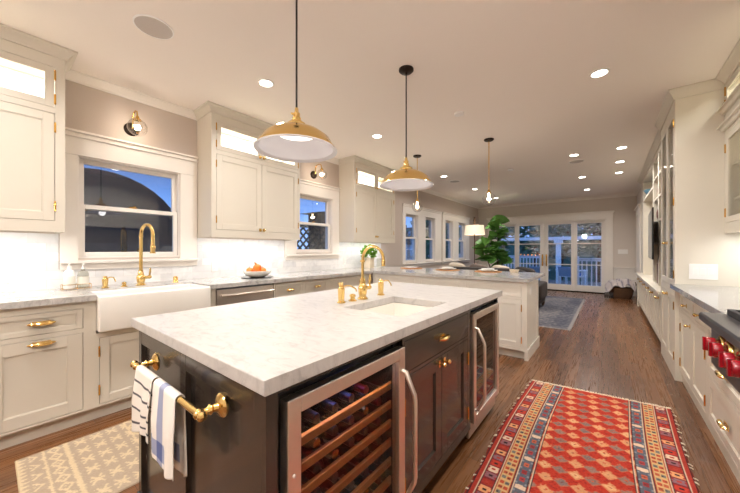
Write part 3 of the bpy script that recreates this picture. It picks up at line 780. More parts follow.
# ------------------------------------------------------------------ island
IX0, IX1, IY0, IY1 = -1.735, -.69, .443, 2.50
root = empty('kitchen_island', (-1.2, 1.47, 0), 'dark espresso kitchen island cabinet with drawer and two doors between its two glass fridges', 'kitchen island')
FI = Face('x', IX1, 1); FN = Face('y', IY0, -1)
m = MB()
m.box(IX0, IY0+.02, .0, -1.32, IY1, .853)                 # back half
m.box(-1.32, IY0+.02, .10, IX1-.02, .475, .873)             # near gable
m.box(-1.32, 1.098, .10, IX1-.02, 1.897, .66)            # middle cabinet
m.box(-1.32, 1.098, .66, IX1-.02, 1.116, .853).box(-1.32, 1.88, .66, IX1-.02, 1.897, .853).box(-.73, 1.116, .66, IX1-.02, 1.88, .853)
m.box(-1.32, 2.478, .10, IX1-.02, IY1, .873)            # far gable
m.box(-1.32, .475, .0, -1.30, 2.48, .853)
cells(m, 'z', .853, .873, IX0, IX1-.02, IY0+.02, IY1, [(-1.185, -.755, 1.215, 1.765)])           # top rail
m.box(-1.32, IY0+.02, 0, -.78, IY1, .09)
m.build('cabinet_body', 'espresso', root)
face_frame(FI, IY0, IY1, .10, .873, [(.478, 1.096, 0, .853), (1.111, 1.856, .70, .842), (1.111, 1.481, .145, .684), (1.485, 1.856, .145, .684), (1.9, 2.476, 0, .853)], 'espresso', root)
# near end: two recessed panels
m = MB()
cells(m, 'y', IY0, IY0+.02, IX0, IX1-.02, 0, .873, [(-1.70, -1.245, .10, .80), (-1.195, -.745, .10, .80)])
m.box(-1.70, IY0+.017, .10, -1.245, IY0+.02, .80).box(-1.195, IY0+.017, .10, -.745, IY0+.02, .80)
m.build('end_panel', 'espresso', root, bevel=.0015)
MB().box(IX0-.006, IY0-.006, 0, IX1-.02, IY0, .10).build('plinth', 'espresso', root)
fronts(FI, root, [('drawer', 1.111, 1.856, .70, .842, {'flat': 1, 'pulls': [(1.484, .775)], 'L': .085}),
    ('door', 1.111, 1.481, .145, .684, {'rail': .065, 'knobs': [(1.455, .645)], 'hinges': [(1.111, .56), (1.111, .22)]}),
    ('door', 1.485, 1.856, .145, .684, {'rail': .065, 'knobs': [(1.513, .645)], 'hinges': [(1.856, .56), (1.856, .22)]})], 'espresso')
# island worktop
m = MB(); SK = (-1.165, -.775, 1.235, 1.745)
X0_, X1_, Y0_, Y1_ = -1.76, -.661, .42, 2.53
O_ = [(X0_, Y0_), (X1_, Y0_), (X1_, Y1_), (X0_, Y1_)]; I_ = [(SK[0], SK[2]), (SK[1], SK[2]), (SK[1], SK[3]), (SK[0], SK[3])]
m.v = [(p, q, z) for z in (.875, .915) for p, q in O_+I_]
for k_ in range(4):
    j_ = (k_+1) % 4
    m.f += [(k_, j_, 8+j_, 8+k_), (8+k_, 8+j_, 12+j_, 12+k_), (4+k_, 12+k_, 12+j_, 4+j_), (k_, 4+k_, 4+j_, j_)]
m.build('island_countertop', 'marble', label='thick white marble worktop on the dark island with a sink cut-out', cat='countertop', bevel=.003, origin=(-1.2, 1.47, .875))
# island sink
root = empty('undermount_sink', (-.97, 1.49, .69), 'white undermount sink set into the island worktop', 'sink')
a, b_, c, d = SK
m = MB(); t = .015
m.box(a-t, c-t, .69, a, d+t, .873).box(b_, c-t, .69, b_+t, d+t, .873).box(a, c-t, .69, b_, c, .873).box(a, d, .69, b_, d+t, .873).box(a-t, c-t, .675, b_+t, d+t, .69)
m.build('basin', 'porcelain', root)
MB().lathe((-.97, 1.49, .69), [(.04, 0), (.04, .004), (.025, .004), (.02, .001)]).build('drain', 'brass', root, smooth=True)
faucet('faucet', (-1.262, 1.52, .915), 'polished brass gooseneck faucet beside the island sink', .255, .07, .088, (.92, .38), 1.0, (.1, .99), 0, .0098, .5)
dispenser('soap_dispenser', (-1.272, 1.33, .915), 'brass soap dispenser with curved spout left of the island faucet', (.55, .83), .10, reach=.09)
dispenser('filter_tap', (-1.272, 1.735, .915), 'small brass filtered-water tap right of the island faucet', (.7, .7), .10, 'tap', reach=.07)
MB().lathe((-1.265, 1.425, .915), [(.026, 0), (.026, .006), (.016, .01), (.014, .024), (.02, .028), (.02, .038), (.01, .044), (0, .045)], 18).build('air_switch', 'brass_polish', smooth=True, label='round brass push button between dispenser and faucet on the island', cat='button')

# fridges built into the island
def fridge(name, label, y0, y1, cat, wine):
    root = empty(name, (-1.0, (y0+y1)/2, .0), label, cat)
    a, b_, z0, z1 = y0+.006, y1-.006, .095, .838
    m = MB().box(-1.295, a, z0, -1.285, b_, z1).box(-1.285, a, z0, -.715, a+.02, z1).box(-1.285, b_-.02, z0, -.715, b_, z1).box(-1.285, a+.02, z0, -.715, b_-.02, z0+.02).box(-1.285, a+.02, z1-.02, -.715, b_-.02, z1)
    m.build('cabinet_shell', 'black', root)
    fz0, fz1 = .125, .828; fa, fb = a+.014, b_; fr = .045
    m = MB().box(-.708, fa, fz0, -.672, fa+fr, fz1).box(-.708, fb-fr, fz0, -.672, fb, fz1).box(-.708, fa+fr, fz0, -.672, fb-fr, fz0+fr).box(-.708, fa+fr, fz1-fr, -.672, fb-fr, fz1)
    d = m.build('door_frame', 'steel', root, bevel=.003)
    MB().box(-.695, fa+fr-.004, fz0+fr-.004, -.688, fb-fr+.004, fz1-fr+.004).build('pane', 'glass_smoke' if wine else 'glass_dark', d)
    hy = (fb-.022) if wine else (fa-.002+.02)
    m = MB().tube([(-.672, hy, .735), (-.655, hy, .733), (-.615, hy, .65), (-.612, hy, .63), (-.612, hy, .32), (-.615, hy, .30), (-.655, hy, .215), (-.672, hy, .213)], .0095, 10)
    m.build('handle', 'steel', d, smooth=True)
    MB().box(-.716, a, z0+.03, -.709, a+.05, z1).build('light_stop', 'black', root)  # black lip added to block lamp light leaking past the door
    MB().box(-.716, b_-.04, z0+.03, -.709, b_, z1).build('light_stop', 'black', root)
    MB().box(-.72, y0+.004, .03, -.70, y1-.004, .118).build('vent_grille', 'steel' if not wine else 'steel_dark', root, bevel=.003)
    MB().box(-.80, a+.22, z1-.030, -.74, b_-.22, z1-.0205).build('light_bar', 'led_blue', root)
    MB().cyl((-.672, fa+.02, .62), (-.670, fa+.02, .62), .005, 10).build('lock', 'plastic_white', d)
    return root, a, b_
wf, a, b_ = fridge('wine_fridge', 'large steel-framed glass wine fridge at the near end of the island', .478, 1.096, 'wine fridge', True)
zr = [.665, .585, .505, .425, .345, .265, .185]
for z in zr:
    m = MB().box(-.735, a+.024, z-.017, -.72, b_-.024, z+.012)
    r_ = m.build('wooden_shelf', 'wood_rack', wf, bevel=.003)
    m = MB()
    for yy in [a+.05+i*(b_-a-.1)/6 for i in range(7)]: m.cyl((-1.28, yy, z-.014), (-.735, yy, z-.014), .003, 6)
    m.cyl((-.9, a+.022, z-.015), (-.9, b_-.022, z-.015), .003, 6).cyl((-1.1, a+.022, z-.015), (-1.1, b_-.022, z-.015), .003, 6)
    m.build('wire_rails', 'steel_dark', r_, smooth=True)
lamp('fridge_lamp', 'AREA', (-.712, (a+b_)/2, .79), 1.7,  (1, .8, .6), wf, size=.02, size_y=.45, rot=(0, R(-30), 0))
lamp('fridge_lamp', 'AREA', (-.80, (a+b_)/2, .80), .2, (.2, .25, 1), wf, size=.05, size_y=.2)
for yy, rr_ in ((a+.024, R(-90)),):
    lamp('fridge_lamp', 'AREA', (-.735, yy, .46), 1.6, (1, .78, .56), wf, size=.012, size_y=.6, rot=(rr_, R(0), 0))  # unseen side strip lamp, added to brighten the racks
ORD = ['topmost', 'second', 'third', 'fourth', 'fifth', 'sixth', 'lowest']
def wine_bottle(x, y, z, foil, label, group):
    rt = empty('wine_bottle', (x, y, z-.036), label, 'bottle', group)
    MB().lathe((x, y, z), [(0, 0), (.034, 0), (.036, .005), (.036, -.16+.02+.0)][0:0]+[(.033, -.30), (.035, -.295), (.035, -.115), (.03, -.095), (.0155, -.07), (.0145, 0)], 16, 'x').build('glass_bottle', 'bottle_dark', rt, smooth=True)
    MB().lathe((x, y, z), [(.0165, -.05), (.0165, -.002), (.0155, .002), (0, .002)], 14, 'x').build('foil_cap', foil, rt, smooth=True)
    MB().lathe((x, y, z), [(.0354, -.26), (.0354, -.16)], 16, 'x', cap=False).build('paper_label', 'paper', rt, smooth=True)
    return rt
proto = {}
for ri, z in enumerate(zr):
    for k in range(6):
        yy = a+.05+(k+.5)*(b_-a-.1)/6
        foil = 'foil_gold' if (ri, k) in ((1, 1), (1, 4), (2, 2), (5, 4)) else ('foil_red' if (ri*3+k*5) % 4 == 0 else 'foil_grey')
        if (ri, k) in ((0, 5), (3, 3)): continue
        fn = {'foil_gold': 'gold', 'foil_red': 'dark red', 'foil_grey': 'grey'}[foil]
        lab = 'wine bottle with %s foil cap on the %s wooden rack of the fridge' % (fn, ORD[ri])
        if foil == 'foil_gold' and ri == 1: lab = 'wine bottle with gold foil cap on the second wooden rack, '+('nearer the camera' if k == 1 else 'nearer the door handle')
        grp = 'wine bottles with %s caps on the %s rack' % (fn, ORD[ri])
        loc = (-.742, yy, z+.0255)
        if foil not in proto: proto[foil] = wine_bottle(*loc, foil, lab, grp)
        else:
            c = copy_tree(proto[foil], (loc[0], loc[1], loc[2]-.036)); c['label'] = lab; c['group'] = grp
bf, a, b_ = fridge('beverage_fridge', 'narrow steel-framed beverage fridge with dark glass at the far end of the island', 1.9, 2.476, 'beverage fridge', False)
for z in (.28, .42, .56, .69):
    m = MB().box(-1.28, a+.022, z, -.74, b_-.022, z+.006).box(-.74, a+.022, z-.008, -.73, b_-.022, z+.014)
    m.build('glass_shelf', 'steel_dark', bf)
lamp('fridge_lamp', 'AREA', (-.76, (a+b_)/2, .80), .25, (.5, .5, 1), bf, size=.03, size_y=.3)

# towel rail and towels
root = empty('towel_rail', (-1.21, .40, .767), 'polished brass towel rail on the near end of the island', 'towel rail')
BY, BZ = .375, .767
MB().cyl((-1.52, BY, BZ), (-.905, BY, BZ), .0105, 14).build('rail', 'brass_polish', root, smooth=True)
for xx in (-1.49, -.918):
    m = MB().lathe((xx, IY0, BZ), [(.036, 0), (.036, -.006), (.03, -.012), (.014, -.018), (.010, -.03), (.016, -.038), (.010, -.046), (.009, BY-IY0)], 20, 'y')
    m.ball((xx, BY, BZ), .0155, 14)
    m.build('bracket', 'brass_polish', root, smooth=True)
for xx, s_ in ((-1.52, -1), (-.905, 1)):
    MB().lathe((xx, BY, BZ), [(.0105, 0), (.014, s_*.004), (.0145, s_*.010), (.010, s_*.016), (0, s_*.018)], 14, 'x').build('finial', 'brass_polish', root, smooth=True)

def towel(name, label, x0, x1, zf, zb, colf, seed, flare=.0, skew=0, nx=50, nz=150):
    rnd = random.Random(seed)
    ph = [rnd.uniform(0, 6) for _ in range(3)]
    Lf = BZ-zf; Lb = BZ-zb; r_ = .0135; arc = math.pi*r_; T = Lf+arc+Lb
    m = MB(); cols = []
    for j in range(nz+1):
        s = T*j/nz
        for i in range(nx+1):
            u = i/nx
            if s < Lf: dwn = Lf-s; y = BY-r_; z = BZ-dwn; sgn = -1
            elif s < Lf+arc: aa = (s-Lf)/r_; y = BY-r_*math.cos(aa); z = BZ+r_*math.sin(aa); dwn = 0; sgn = 0
            else: dwn = s-Lf-arc; y = BY+r_; z = BZ-dwn; sgn = 1
            k = min(1, dwn/.12)
            fold = (math.sin(u*7+ph[0])*.006+math.sin(u*13+ph[1]+dwn*6)*.0025)*k
            if sgn > 0: fold = min(.02, abs(fold)); y = y+fold*.8
            else: y += -abs(fold)*1.3-.004*k
            x = x0+(x1-x0)*u+(u-.5)*flare*dwn+skew*dwn*(1 if sgn < 0 else .8)
            hem = (math.sin(u*5+ph[2])*.012+(u-.5)*.02)*(1 if s < Lf*.3 or s > T-Lb*.3 else 0)
            z += hem*(dwn/max(Lf, Lb))**3
            m.v.append((x, y, z)); cols.append(lin(*colf(u, dwn, sgn)))
    W = nx+1
    for j in range(nz):
        for i in range(nx): q = j*W+i; m.f.append((q, q+1, q+1+W, q+W))
    o = m.build(name, 'woven', smooth=False, cols=cols, label=label, cat='towel', origin=((x0+x1)/2, BY, min(zf, zb)))
    o.data.polygons.foreach_set('use_smooth', [True]*len(o.data.polygons))
    md = o.modifiers.new('thick', 'SOLIDIFY'); md.thickness = .0025; md.offset = 0
    return o
def c1(u, d, s):
    base = (236, 230, 220)
    for k in (.035, .085, .135, .185, .235):
        if abs(d-k) < .0035: return (84, 82, 86)
    return base
def c2(u, d, s):
    base = (238, 232, 224); a_ = .30 < u < .52; b2 = .17 < d < .225
    if a_ and b2: return (92, 104, 150)
    if a_ or b2 and u < .72: return (158, 164, 190) if not (a_ and b2) else (92, 104, 150)
    if .86 < u < .88: return (180, 184, 200)
    return base
towel('hand_towel', 'white hand towel with thin dark stripes, the left one on the island brass rail', -1.45, -1.265, .55, .62, c1, 5, .04, -.03)
towel('hand_towel', 'white hand towel with broad blue bands, the right one on the island brass rail', -1.25, -1.055, .525, .515, c2, 9, .04, .02)

# ------------------------------------------------------------------ right wall: rangetop run
FR_ = Face('x', .52, -1)
base_cab('base_cabinet', 'white base cabinet with two small drawers over two doors beside the tall pantry', FR_, 3.03, 4.035,
    [('drawer', 3.52, 3.98, .69, .84, {'knobs': [(3.70, .757)]}), ('drawer', 3.06, 3.51, .69, .84, {'knobs': [(3.22, .757)]}),
     ('door', 3.525, 3.98, .115, .665, {'hinges': [(3.98, .52), (3.98, .2)], 'knobs': [(3.56, .61)]}), ('door', 3.06, 3.515, .115, .665, {'hinges': [(3.06, .52), (3.06, .2)]})], 'right_white', depth=.625, toe=.02)
base_cab('drawer_cabinet', 'white cabinet of deep brass-handled drawers left of and under the range', FR_, 2.16, 3.03,
    [('drawer', 2.21, 2.99, .42, .68, {'pulls': [(2.62, .515)], 'rail': .05}), ('drawer', 2.21, 2.99, .115, .395, {'pulls': [(2.58, .245)], 'rail': .05}), ('drawer', 2.21, 2.99, .70, .84, {})], 'right_white', depth=.625, toe=.02)
base_cab('drawer_cabinet', 'white cabinet of deep drawers directly beneath the steel rangetop', FR_, .90, 2.16,
    [('drawer', .95, 2.11, .42, .66, {'pulls': [(1.53, .54)], 'rail': .05}), ('drawer', .95, 2.11, .115, .395, {'pulls': [(1.53, .27)], 'rail': .05})], 'right_white', depth=.625, toe=.02, z1=.69)
MB().box(.455, 2.165, .875, XR-.001, 4.038, .915).build('countertop', 'marble_grey', label='grey marble worktop on the right wall beside the rangetop', cat='countertop', bevel=.003)
MB().box(.455, -.4, .875, XR-.001, .895, .915).box(.50, -.4, 0, XR-.001, .895, .875).build('base_cabinet', 'right_white', label='white base cabinet with worktop near the camera, out of sight right of the rangetop', cat='cabinet')
root = empty('rangetop', (.75, 1.53, .69), 'stainless steel gas rangetop with big red knobs set into the right worktop', 'rangetop')
MB().box(.385, .905, .695, 1.10, 2.155, .925).build('body', 'steel_dark', root, bevel=.002)
m = MB().prism([(.385, .885), (.355, .888), (.345, .90), (.345, .925), (.352, .934), (.50, .934), (.50, .885)], 'y', .9, 2.16)
m.build('bullnose', 'steel_dark', root, bevel=.002)
m = MB()
for j in range(3):
    y0 = .95+j*.40; y1 = y0+.38
    m.box(.43, y0, .932, .45, y1, .962).box(1.03, y0, .932, 1.05, y1, .962).box(.45, y0, .945, 1.03, y0+.02, .962).box(.45, y1-.02, .945, 1.03, y1, .962).box(.78, y0+.02, .945, .8, y1-.02, .962)
    for xx in (.55, .66, .87, .95): m.box(xx, y0+.02, .95, xx+.012, y1-.02, .962)
m.build('grate', 'iron', root, bevel=.002)
kp = None
for y in (1.95, 1.85, 1.70, 1.60, 1.44, 1.34, 1.20, 1.10):
    c = (.385, y, .826)
    if kp is None:
        ks = MB().lathe(c, [(.024, 0), (.025, -.014), (.024, -.016), (.026, -.022), (.030, -.026), (.031, -.048), (.028, -.054), (.0, -.056)], 10, 'x').box(.385-.062, y-.008, .826-.028, .385-.026, y+.008, .826+.028)
        kp = ks.build('knob', 'red_knob', root, smooth=True, label='glossy red control knob')
        bz = MB().lathe(c, [(.044, .0), (.044, -.006), (.038, -.014), (.03, -.016), (.0245, -.016)], 24, 'x').build('bezel', 'brass_polish', kp, smooth=True); ky = y
    else:
        k2 = kp.copy(); COL.objects.link(k2); k2.location = (0, y-ky, 0); z2 = bz.copy(); COL.objects.link(z2); z2.parent = k2

# upper cabinet right wall
FV = Face('x', .80, -1)
root = empty('upper_cabinet', (.97, 3.4, 1.38), 'white glass-door upper cabinet with projecting ledges at the right photo edge', 'cabinet')
m = MB(); u0, u1 = 2.75, 4.038
FV.box(m, u0, u0+.02, 1.38, CEIL, -.349, -.02); FV.box(m, u1-.02, u1, 1.38, CEIL, -.349, -.02); FV.box(m, u0+.02, u1-.02, 1.38, CEIL, -.349, -.335)
for z in (1.38, 2.28, 2.42, 2.70): FV.box(m, u0+.02, u1-.02, z, z+.03, -.335, -.02)
for z in (1.67, 1.97): FV.box(m, u0+.02, u1-.02, z, z+.018, -.335, -.05)
m.build('cabinet_body', 'right_white', root)
face_frame(FV, u0, u1, 1.38, CEIL-.002, [(3.42, 4.0, 1.47, 2.24), (2.8, 3.40, 1.47, 2.24), (3.42, 4.0, 2.47, 2.66), (2.8, 3.4, 2.47, 2.66)], 'right_white', root)
for (aa, bb) in ((3.42, 4.0), (2.8, 3.40)):
    dd = glass_front(FV, aa+G, bb-G, 1.47+G, 2.24-G, 'right_white', root, rail=.05)
    h_ = bb if aa > 3.41 else aa; knob(FV, aa+.03 if aa > 3.41 else bb-.03, 1.51, dd, .011)
    for v in (1.56, 2.12): hinge(FV, h_, v, dd)
    dd = glass_front(FV, aa+G, bb-G, 2.47+G, 2.66-G, 'right_white', root, rail=.03)
    for v in (2.51, 2.62): hinge(FV, h_, v, dd)
m = MB()
for (z, p) in ((2.455, .048), (2.305, .048)):
    m.prism([(.80, z-.03), (.80-.02, z-.03), (.80-p+.02, z-.006), (.80-p, z-.004), (.80-p, z+.01), (.80, z+.01)], 'y', u0, u1)
m.build('ledge_moulding', 'right_white', root, bevel=.003)
MB().prism(crown_poly(.80, -1), 'y', u0, u1-.056).build('crown_moulding', 'right_white', root)
lamp('cabinet_lamp', 'AREA', (.98, 3.4, 2.695), 5, C_WHITE, root, size=.15, size_y=1.1)
lamp('cabinet_lamp', 'AREA', (.98, 3.4, 2.27), 1.0, C_WARM, root, size=.15, size_y=1.1)
lamp('under_cabinet_lamp', 'AREA', (.98, 3.4, 1.365), 4, C_WHITE, root, size=.1, size_y=1.1)
MB().box(.95, 2.85, 1.37, .98, 3.95, 1.379).build('light_bar', 'led_strip', root)
m = MB().box(XR-.008, -.4, .915, XR, 4.038, 1.38).build('backsplash', 'marble_tile', label='white tile backsplash on the right wall behind the rangetop', cat='backsplash', origin=(XR, 0, .915))
# unseen range hood, added mainly for reflections in the sink window
root = empty('range_hood', (.85, 1.6, 1.7), 'unseen white range hood with panels above the rangetop, added for reflections in the window', 'range hood')
m = MB(); arch = [(.85, 1.72)]+[(1.6-.75*math.cos(math.pi*i/16), 1.95+.5*math.sin(math.pi*i/16)) for i in range(17)]+[(2.35, 1.72)]
m.prism([(.8, 1.7), (2.4, 1.7), (2.4, CEIL-.01), (.8, CEIL-.01)], 'x', .68, XR-.01)
m.build('hood_body', 'right_white', root)
m = MB()
for (aa, bb) in ((.87, 1.35), (1.39, 1.83), (1.87, 2.33)):
    for q in ((aa, aa+.03, 1.85, 2.55), (bb-.03, bb, 1.85, 2.55), (aa, bb, 1.85, 1.88), (aa, bb, 2.52, 2.55)): m.box(.668, q[0], q[2], .68, q[1], q[3])
m.build('panel_frame', 'right_white', root)

# ------------------------------------------------------------------ tall glazed cabinet + bookcase
FT = Face('x', .49, -1)
root = empty('tall_cabinet', (.82, 4.53, 0), 'tall white pantry cabinet with narrow glass doors ending the right worktop', 'cabinet')
u0, u1 = 4.04, 5.02
m = MB(); FT.box(m, u0, u0+.02, 0, CEIL-.001, -.659, -.02); FT.box(m, u1-.02, u1, 0, CEIL-.001, -.659, -.02); FT.box(m, u0+.02, u1-.02, .10, 2.70, -.659, -.64)
FT.box(m, u0+.02, u1-.02, 0, .88, -.64, -.02)
for z in (2.6,): FT.box(m, u0+.02, u1-.02, z, CEIL-.001, -.64, -.02)
for z in (1.3, 1.7, 2.1): FT.box(m, u0+.02, u1-.02, z, z+.02, -.64, -.05)
m.build('cabinet_body', 'right_white', root)
face_frame(FT, u0, u1, 0, CEIL-.002, [(4.09, 4.53, .12, .80), (4.54, 4.98, .12, .80), (4.09, 4.53, .88, 2.58), (4.54, 4.98, .88, 2.58)], 'right_white', root)
fronts(FT, root, [('door', 4.09, 4.53, .12, .80, {'hinges': [(4.09, .70), (4.09, .22)], 'knobs': [(4.50, .77)]}), ('door', 4.54, 4.98, .12, .80, {'knobs': [(4.57, .77)]}),
    ('glass', 4.09, 4.53, .88, 2.58, {'hinges': [(4.09, 1.0), (4.09, 1.7), (4.09, 2.45)], 'rail': .06, 'knobs': [(4.50, 1.31)]}), ('glass', 4.54, 4.98, .88, 2.58, {'rail': .06, 'knobs': [(4.57, 1.31)]})], 'right_white')
m = MB(); pr = [(0, 0), (.055, 0), (.055, -.012), (.045, -.02), (.03, -.045), (.014, -.075), (.012, -.09), (0, -.09)]
sts = [lambda w_: (XR-.001, u0-w_), lambda w_: (.49-w_, u0-w_), lambda w_: (.49-w_, u1+w_*0)]
for st in sts:
    for (w_, dz) in pr: q = st(w_); m.v.append((q[0], q[1], CEIL-.001+dz))
k = len(pr)
for i in range(2):
    for j in range(k-1): m.f.append((i*k+j, i*k+j+1, (i+1)*k+j+1, (i+1)*k+j))
m.build('crown_moulding', 'right_white', root, smooth=True)
FS = Face('y', 4.039, -1)
plate('switch_plate', 'white three-rocker switch plate on the tall cabinet side above the right worktop', FS, .582, .762, .967, 1.107, [('s', .625), ('s', .672), ('s', .719)])

FB = Face('x', .55, -1)
root = empty('built_in_bookcase', (.85, 6.95, 0), 'long white built-in bookcase with open shelves on the right wall', 'bookcase')
u0, u1 = 5.022, 8.88
m = MB()
FB.box(m, u0, u1, .70, CEIL-.001, -.599, -.57)
for (ua, ub) in ((u0, u0+.03), (5.84, 5.97), (6.50, 6.62), (8.36, 8.88)): FB.box(m, ua, ub, .70, CEIL-.001, -.57, 0)
FB.box(m, u0+.03, 5.84, 2.60, CEIL-.001, -.57, 0); FB.box(m, 5.97, 6.50, 2.60, CEIL-.001, -.57, 0); FB.box(m, 6.62, 8.36, 2.62, CEIL-.001, -.57, 0)
FB.box(m, 6.62, 8.36, 2.22, 2.26, -.57, 0)
for z in (1.32, 1.64, 1.98, 2.30): FB.box(m, u0+.03, 5.84, z, z+.03, -.57, 0); FB.box(m, 5.97, 6.50, z, z+.03, -.57, 0)
m.build('shelving', 'right_white', root)
MB().prism(crown_poly(.55, -1), 'y', u0, 8.88).build('crown_moulding', 'right_white', root)
m = MB(); m.box(.46, u0, .70, 1.149, u1, .735); m.build('ledge', 'right_white', root, bevel=.004)
FC = Face('x', .50, -1)
n = 6; wd = (u1-u0)/n
for i in range(n):
    a, b_ = u0+i*wd, u0+(i+1)*wd
    base_cab('low_cabinet', 'white low cabinet with panelled doors under the bookcase ledge, '+['nearest the tall cabinet', 'second from the tall cabinet', 'third from the tall cabinet', 'third from the far end', 'second from the far end', 'nearest the glass doors'][i], FC, a, b_-.001,
        [('door', a+.02, (a+b_)/2-.002, .115, .66, {'rail': .05, 'knobs': [((a+b_)/2-.03, .62)]}), ('door', (a+b_)/2+.002, b_-.02, .115, .66, {'rail': .05, 'knobs': [((a+b_)/2+.03, .62)]})], 'right_white', depth=.645, toe=.06, z1=.698, group='low cabinets under the bookcase')
MB().box(.49, 8.882, 0, .579, 8.93, .70).build('end_post', 'right_white', label='short white post ending the low cabinets by the cased doorway', cat='panel')
# tv
root = empty('television', (.53, 5.95, 1.10), 'flat television standing out from the bookcase on the right wall, seen almost edge-on', 'television')
MB().prism([(.445, 5.43), (.462, 5.43), (.517, 6.64), (.50, 6.64)], 'z', 1.11, 1.80).build('housing', 'tv_frame', root, bevel=.006)
MB().prism([(.4456, 5.445), (.4420, 5.445), (.4970, 6.625), (.5005, 6.625)], 'z', 1.125, 1.785).build('screen', 'tv_screen_glare', root)
MB().box(.49, 6.0, 1.38, .505, 6.1, 1.48).tube([(.50, 6.05, 1.43), (.8, 6.2, 1.43), (1.118, 6.3, 1.43)], .012).build('wall_bracket', 'steel', root)
# books and vases on shelves
rnd = random.Random(4)
def book(x, y, z, t_, h_, d_, mat, label):
    rt = empty('book', (x, y, z), label, 'book', 'books standing in the bookcase column')
    MB().box(x, y, z, x+d_, y+t_, z+h_).build('cover', mat, rt, bevel=.002)
    MB().box(x+.004, y+.004, z+h_-.001, x+d_-.004, y+t_-.004, z+h_+.001).build('pages', 'paper', rt)
pm('book_tan', (150, 120, 86), .7); pm('book_grey', (110, 116, 120), .7)
book(.57, 6.10, .7355, .06, .30, .2, 'book_brown', 'dark red-brown book on the bookcase ledge under the television, the nearest of three')
book(.57, 6.17, .7355, .055, .32, .2, 'book_brown', 'dark red-brown book on the bookcase ledge under the television, the middle of three')
book(.57, 6.245, .7355, .06, .29, .2, 'book_brown', 'dark red-brown book on the bookcase ledge under the television, the farthest of three')
def vase(x, y, z, r_, h_, mat, label, prof):
    MB().lathe((x, y, z+.0005), [(a_*r_, b2*h_) for a_, b2 in prof], 24).build('vase', mat, label=label, cat='vase', smooth=True)
PV = [(0, 0), (.6, 0), (.95, .2), (1, .45), (.7, .75), (.4, .9), (.5, 1), (.44, 1), (.34, .9), (.6, .7), (.0, .1)]
vase(.63, 6.22, 2.01, .06, .26, 'book_brown', 'tall brown vase on the bookcase shelf above the television', PV)
vase(.63, 6.2, 2.33, .06, .24, 'book_brown', 'dark brown vase on the highest bookcase shelf of the narrow column', PV)
vase(.62, 6.25, 1.67, .06, .28, 'book_brown', 'brown vase on the bookcase shelf just behind the top of the television', PV)
MB().lathe((.70, 8.05, 2.2605), [(0, 0), (.05, 0), (.05, .015), (.12, .06), (.17, .15), (.162, .15), (.11, .068), (.04, .025), (0, .022)], 28).build('decor_bowl', 'blue_glaze', smooth=True, label='blue glazed bowl on the high shelf at the far end of the bookcase', cat='bowl')
plate('thermostat', 'small dark thermostat high on the wall right of the bookcase end', Face('x', .58, -1), 9.0, 9.1, 1.62, 1.78, [], cat='thermostat')
[o for o in bpy.data.objects if o.name.startswith('cover')][-1].data.materials[0] = M['black']
plate('switch_plate', 'white four-gang switch plate on the far wall right of the glass doors', Face('y', YF, -1), .19, .40, 1.13, 1.25, [('s', .225), ('s', .27), ('s', .315), ('s', .36)])

# ------------------------------------------------------------------ ceiling fixtures
K = (CEIL-H)/(2.8-H)
DL = [((-2.522, 1.621), 'over the left worktop near the first pendant'), ((-.066, 3.357), 'above the aisle, the largest one right of the pendants'), ((-2.499, 3.32), 'over the left worktop left of the second pendant'), ((-2.75, 6.013), 'behind the small globe pendants, left row nearest'), ((-2.70, 7.754), 'left row of the living area, middle'), ((-2.67, 9.497), 'left row of the living area, farthest'),
      ((-.452, 5.995), 'middle row of the living area, nearest'), ((-.452, 7.908), 'middle row of the living area, second'), ((-.447, 9.622), 'middle row of the living area, farthest'), ((.152, 6.006), 'right row along the bookcase, nearest'), ((.153, 6.94), 'right row along the bookcase, second'), ((.157, 7.912), 'right row along the bookcase, farthest'),
      ((-2.5, -.05), 'added unseen behind the camera over the left worktop'), ((-.07, 1.55), 'added unseen over the aisle beside the rangetop'), ((-.07, -.1), 'added unseen directly above the camera'), ((-1.3, -1.4), 'added unseen behind the camera on the back wall side')]  # unseen downlights, added to light the near part of the room
dl0 = None
for i, ((x, y), t) in enumerate(DL):
    x *= K; y *= K
    lab = 'round recessed white ceiling downlight '+t
    if dl0 is None:
        dl0 = empty('ceiling_downlight', (x, y, CEIL), lab, 'ceiling light', 'recessed ceiling downlights')
        MB().lathe((x, y, CEIL), [(.070, 0), (.068, -.005), (.056, -.007), (.054, 0)], 28).build('trim_ring', 'enamel_white', dl0, smooth=True)
        MB().lathe((x, y, CEIL-.003), [(0, 0), (.054, 0), (.054, -.0008), (0, -.0008)], 28).build('lens', 'led_white', dl0, smooth=True)
        lamp('downlight_lamp', 'AREA', (x, y, CEIL-.015), P_DOWN, C_SOFT, dl0, size=.12, spread=R(150))
    else:
        c_ = copy_tree(dl0, (x, y, CEIL), None, lab)
        if y > 5:      # the living area is dimmed
            for ch in kids(c_):
                if ch.type == 'LIGHT': ch.data = ch.data.copy(); ch.data.energy = P_DOWN*.62
def ceil_disc(name, label, x, y, r_, cat, mat='grille_fabric', h_=.006):
    rt = empty(name, (x*K, y*K, CEIL), label, cat)
    MB().lathe((x*K, y*K, CEIL), [(r_, 0), (r_, -h_), (r_*.93, -h_-.002), (r_*.93, 0)], 36).build('rim', 'enamel_white', rt, smooth=True)
    MB().lathe((x*K, y*K, CEIL), [(r_*.93, -.001), (r_*.93, -h_), (0, -h_)], 36).build('grille', mat, rt, smooth=True)
ceil_disc('ceiling_speaker', 'large round grey ceiling speaker at upper left above the sink', -2.506, .727, .115, 'speaker')
ceil_disc('ceiling_speaker', 'faint round ceiling speaker behind the small globe pendants', -2.755, 6.6, .11, 'speaker')
ceil_disc('ceiling_speaker', 'faint round ceiling speaker beside the middle row of downlights', -.45, 6.45, .11, 'speaker')
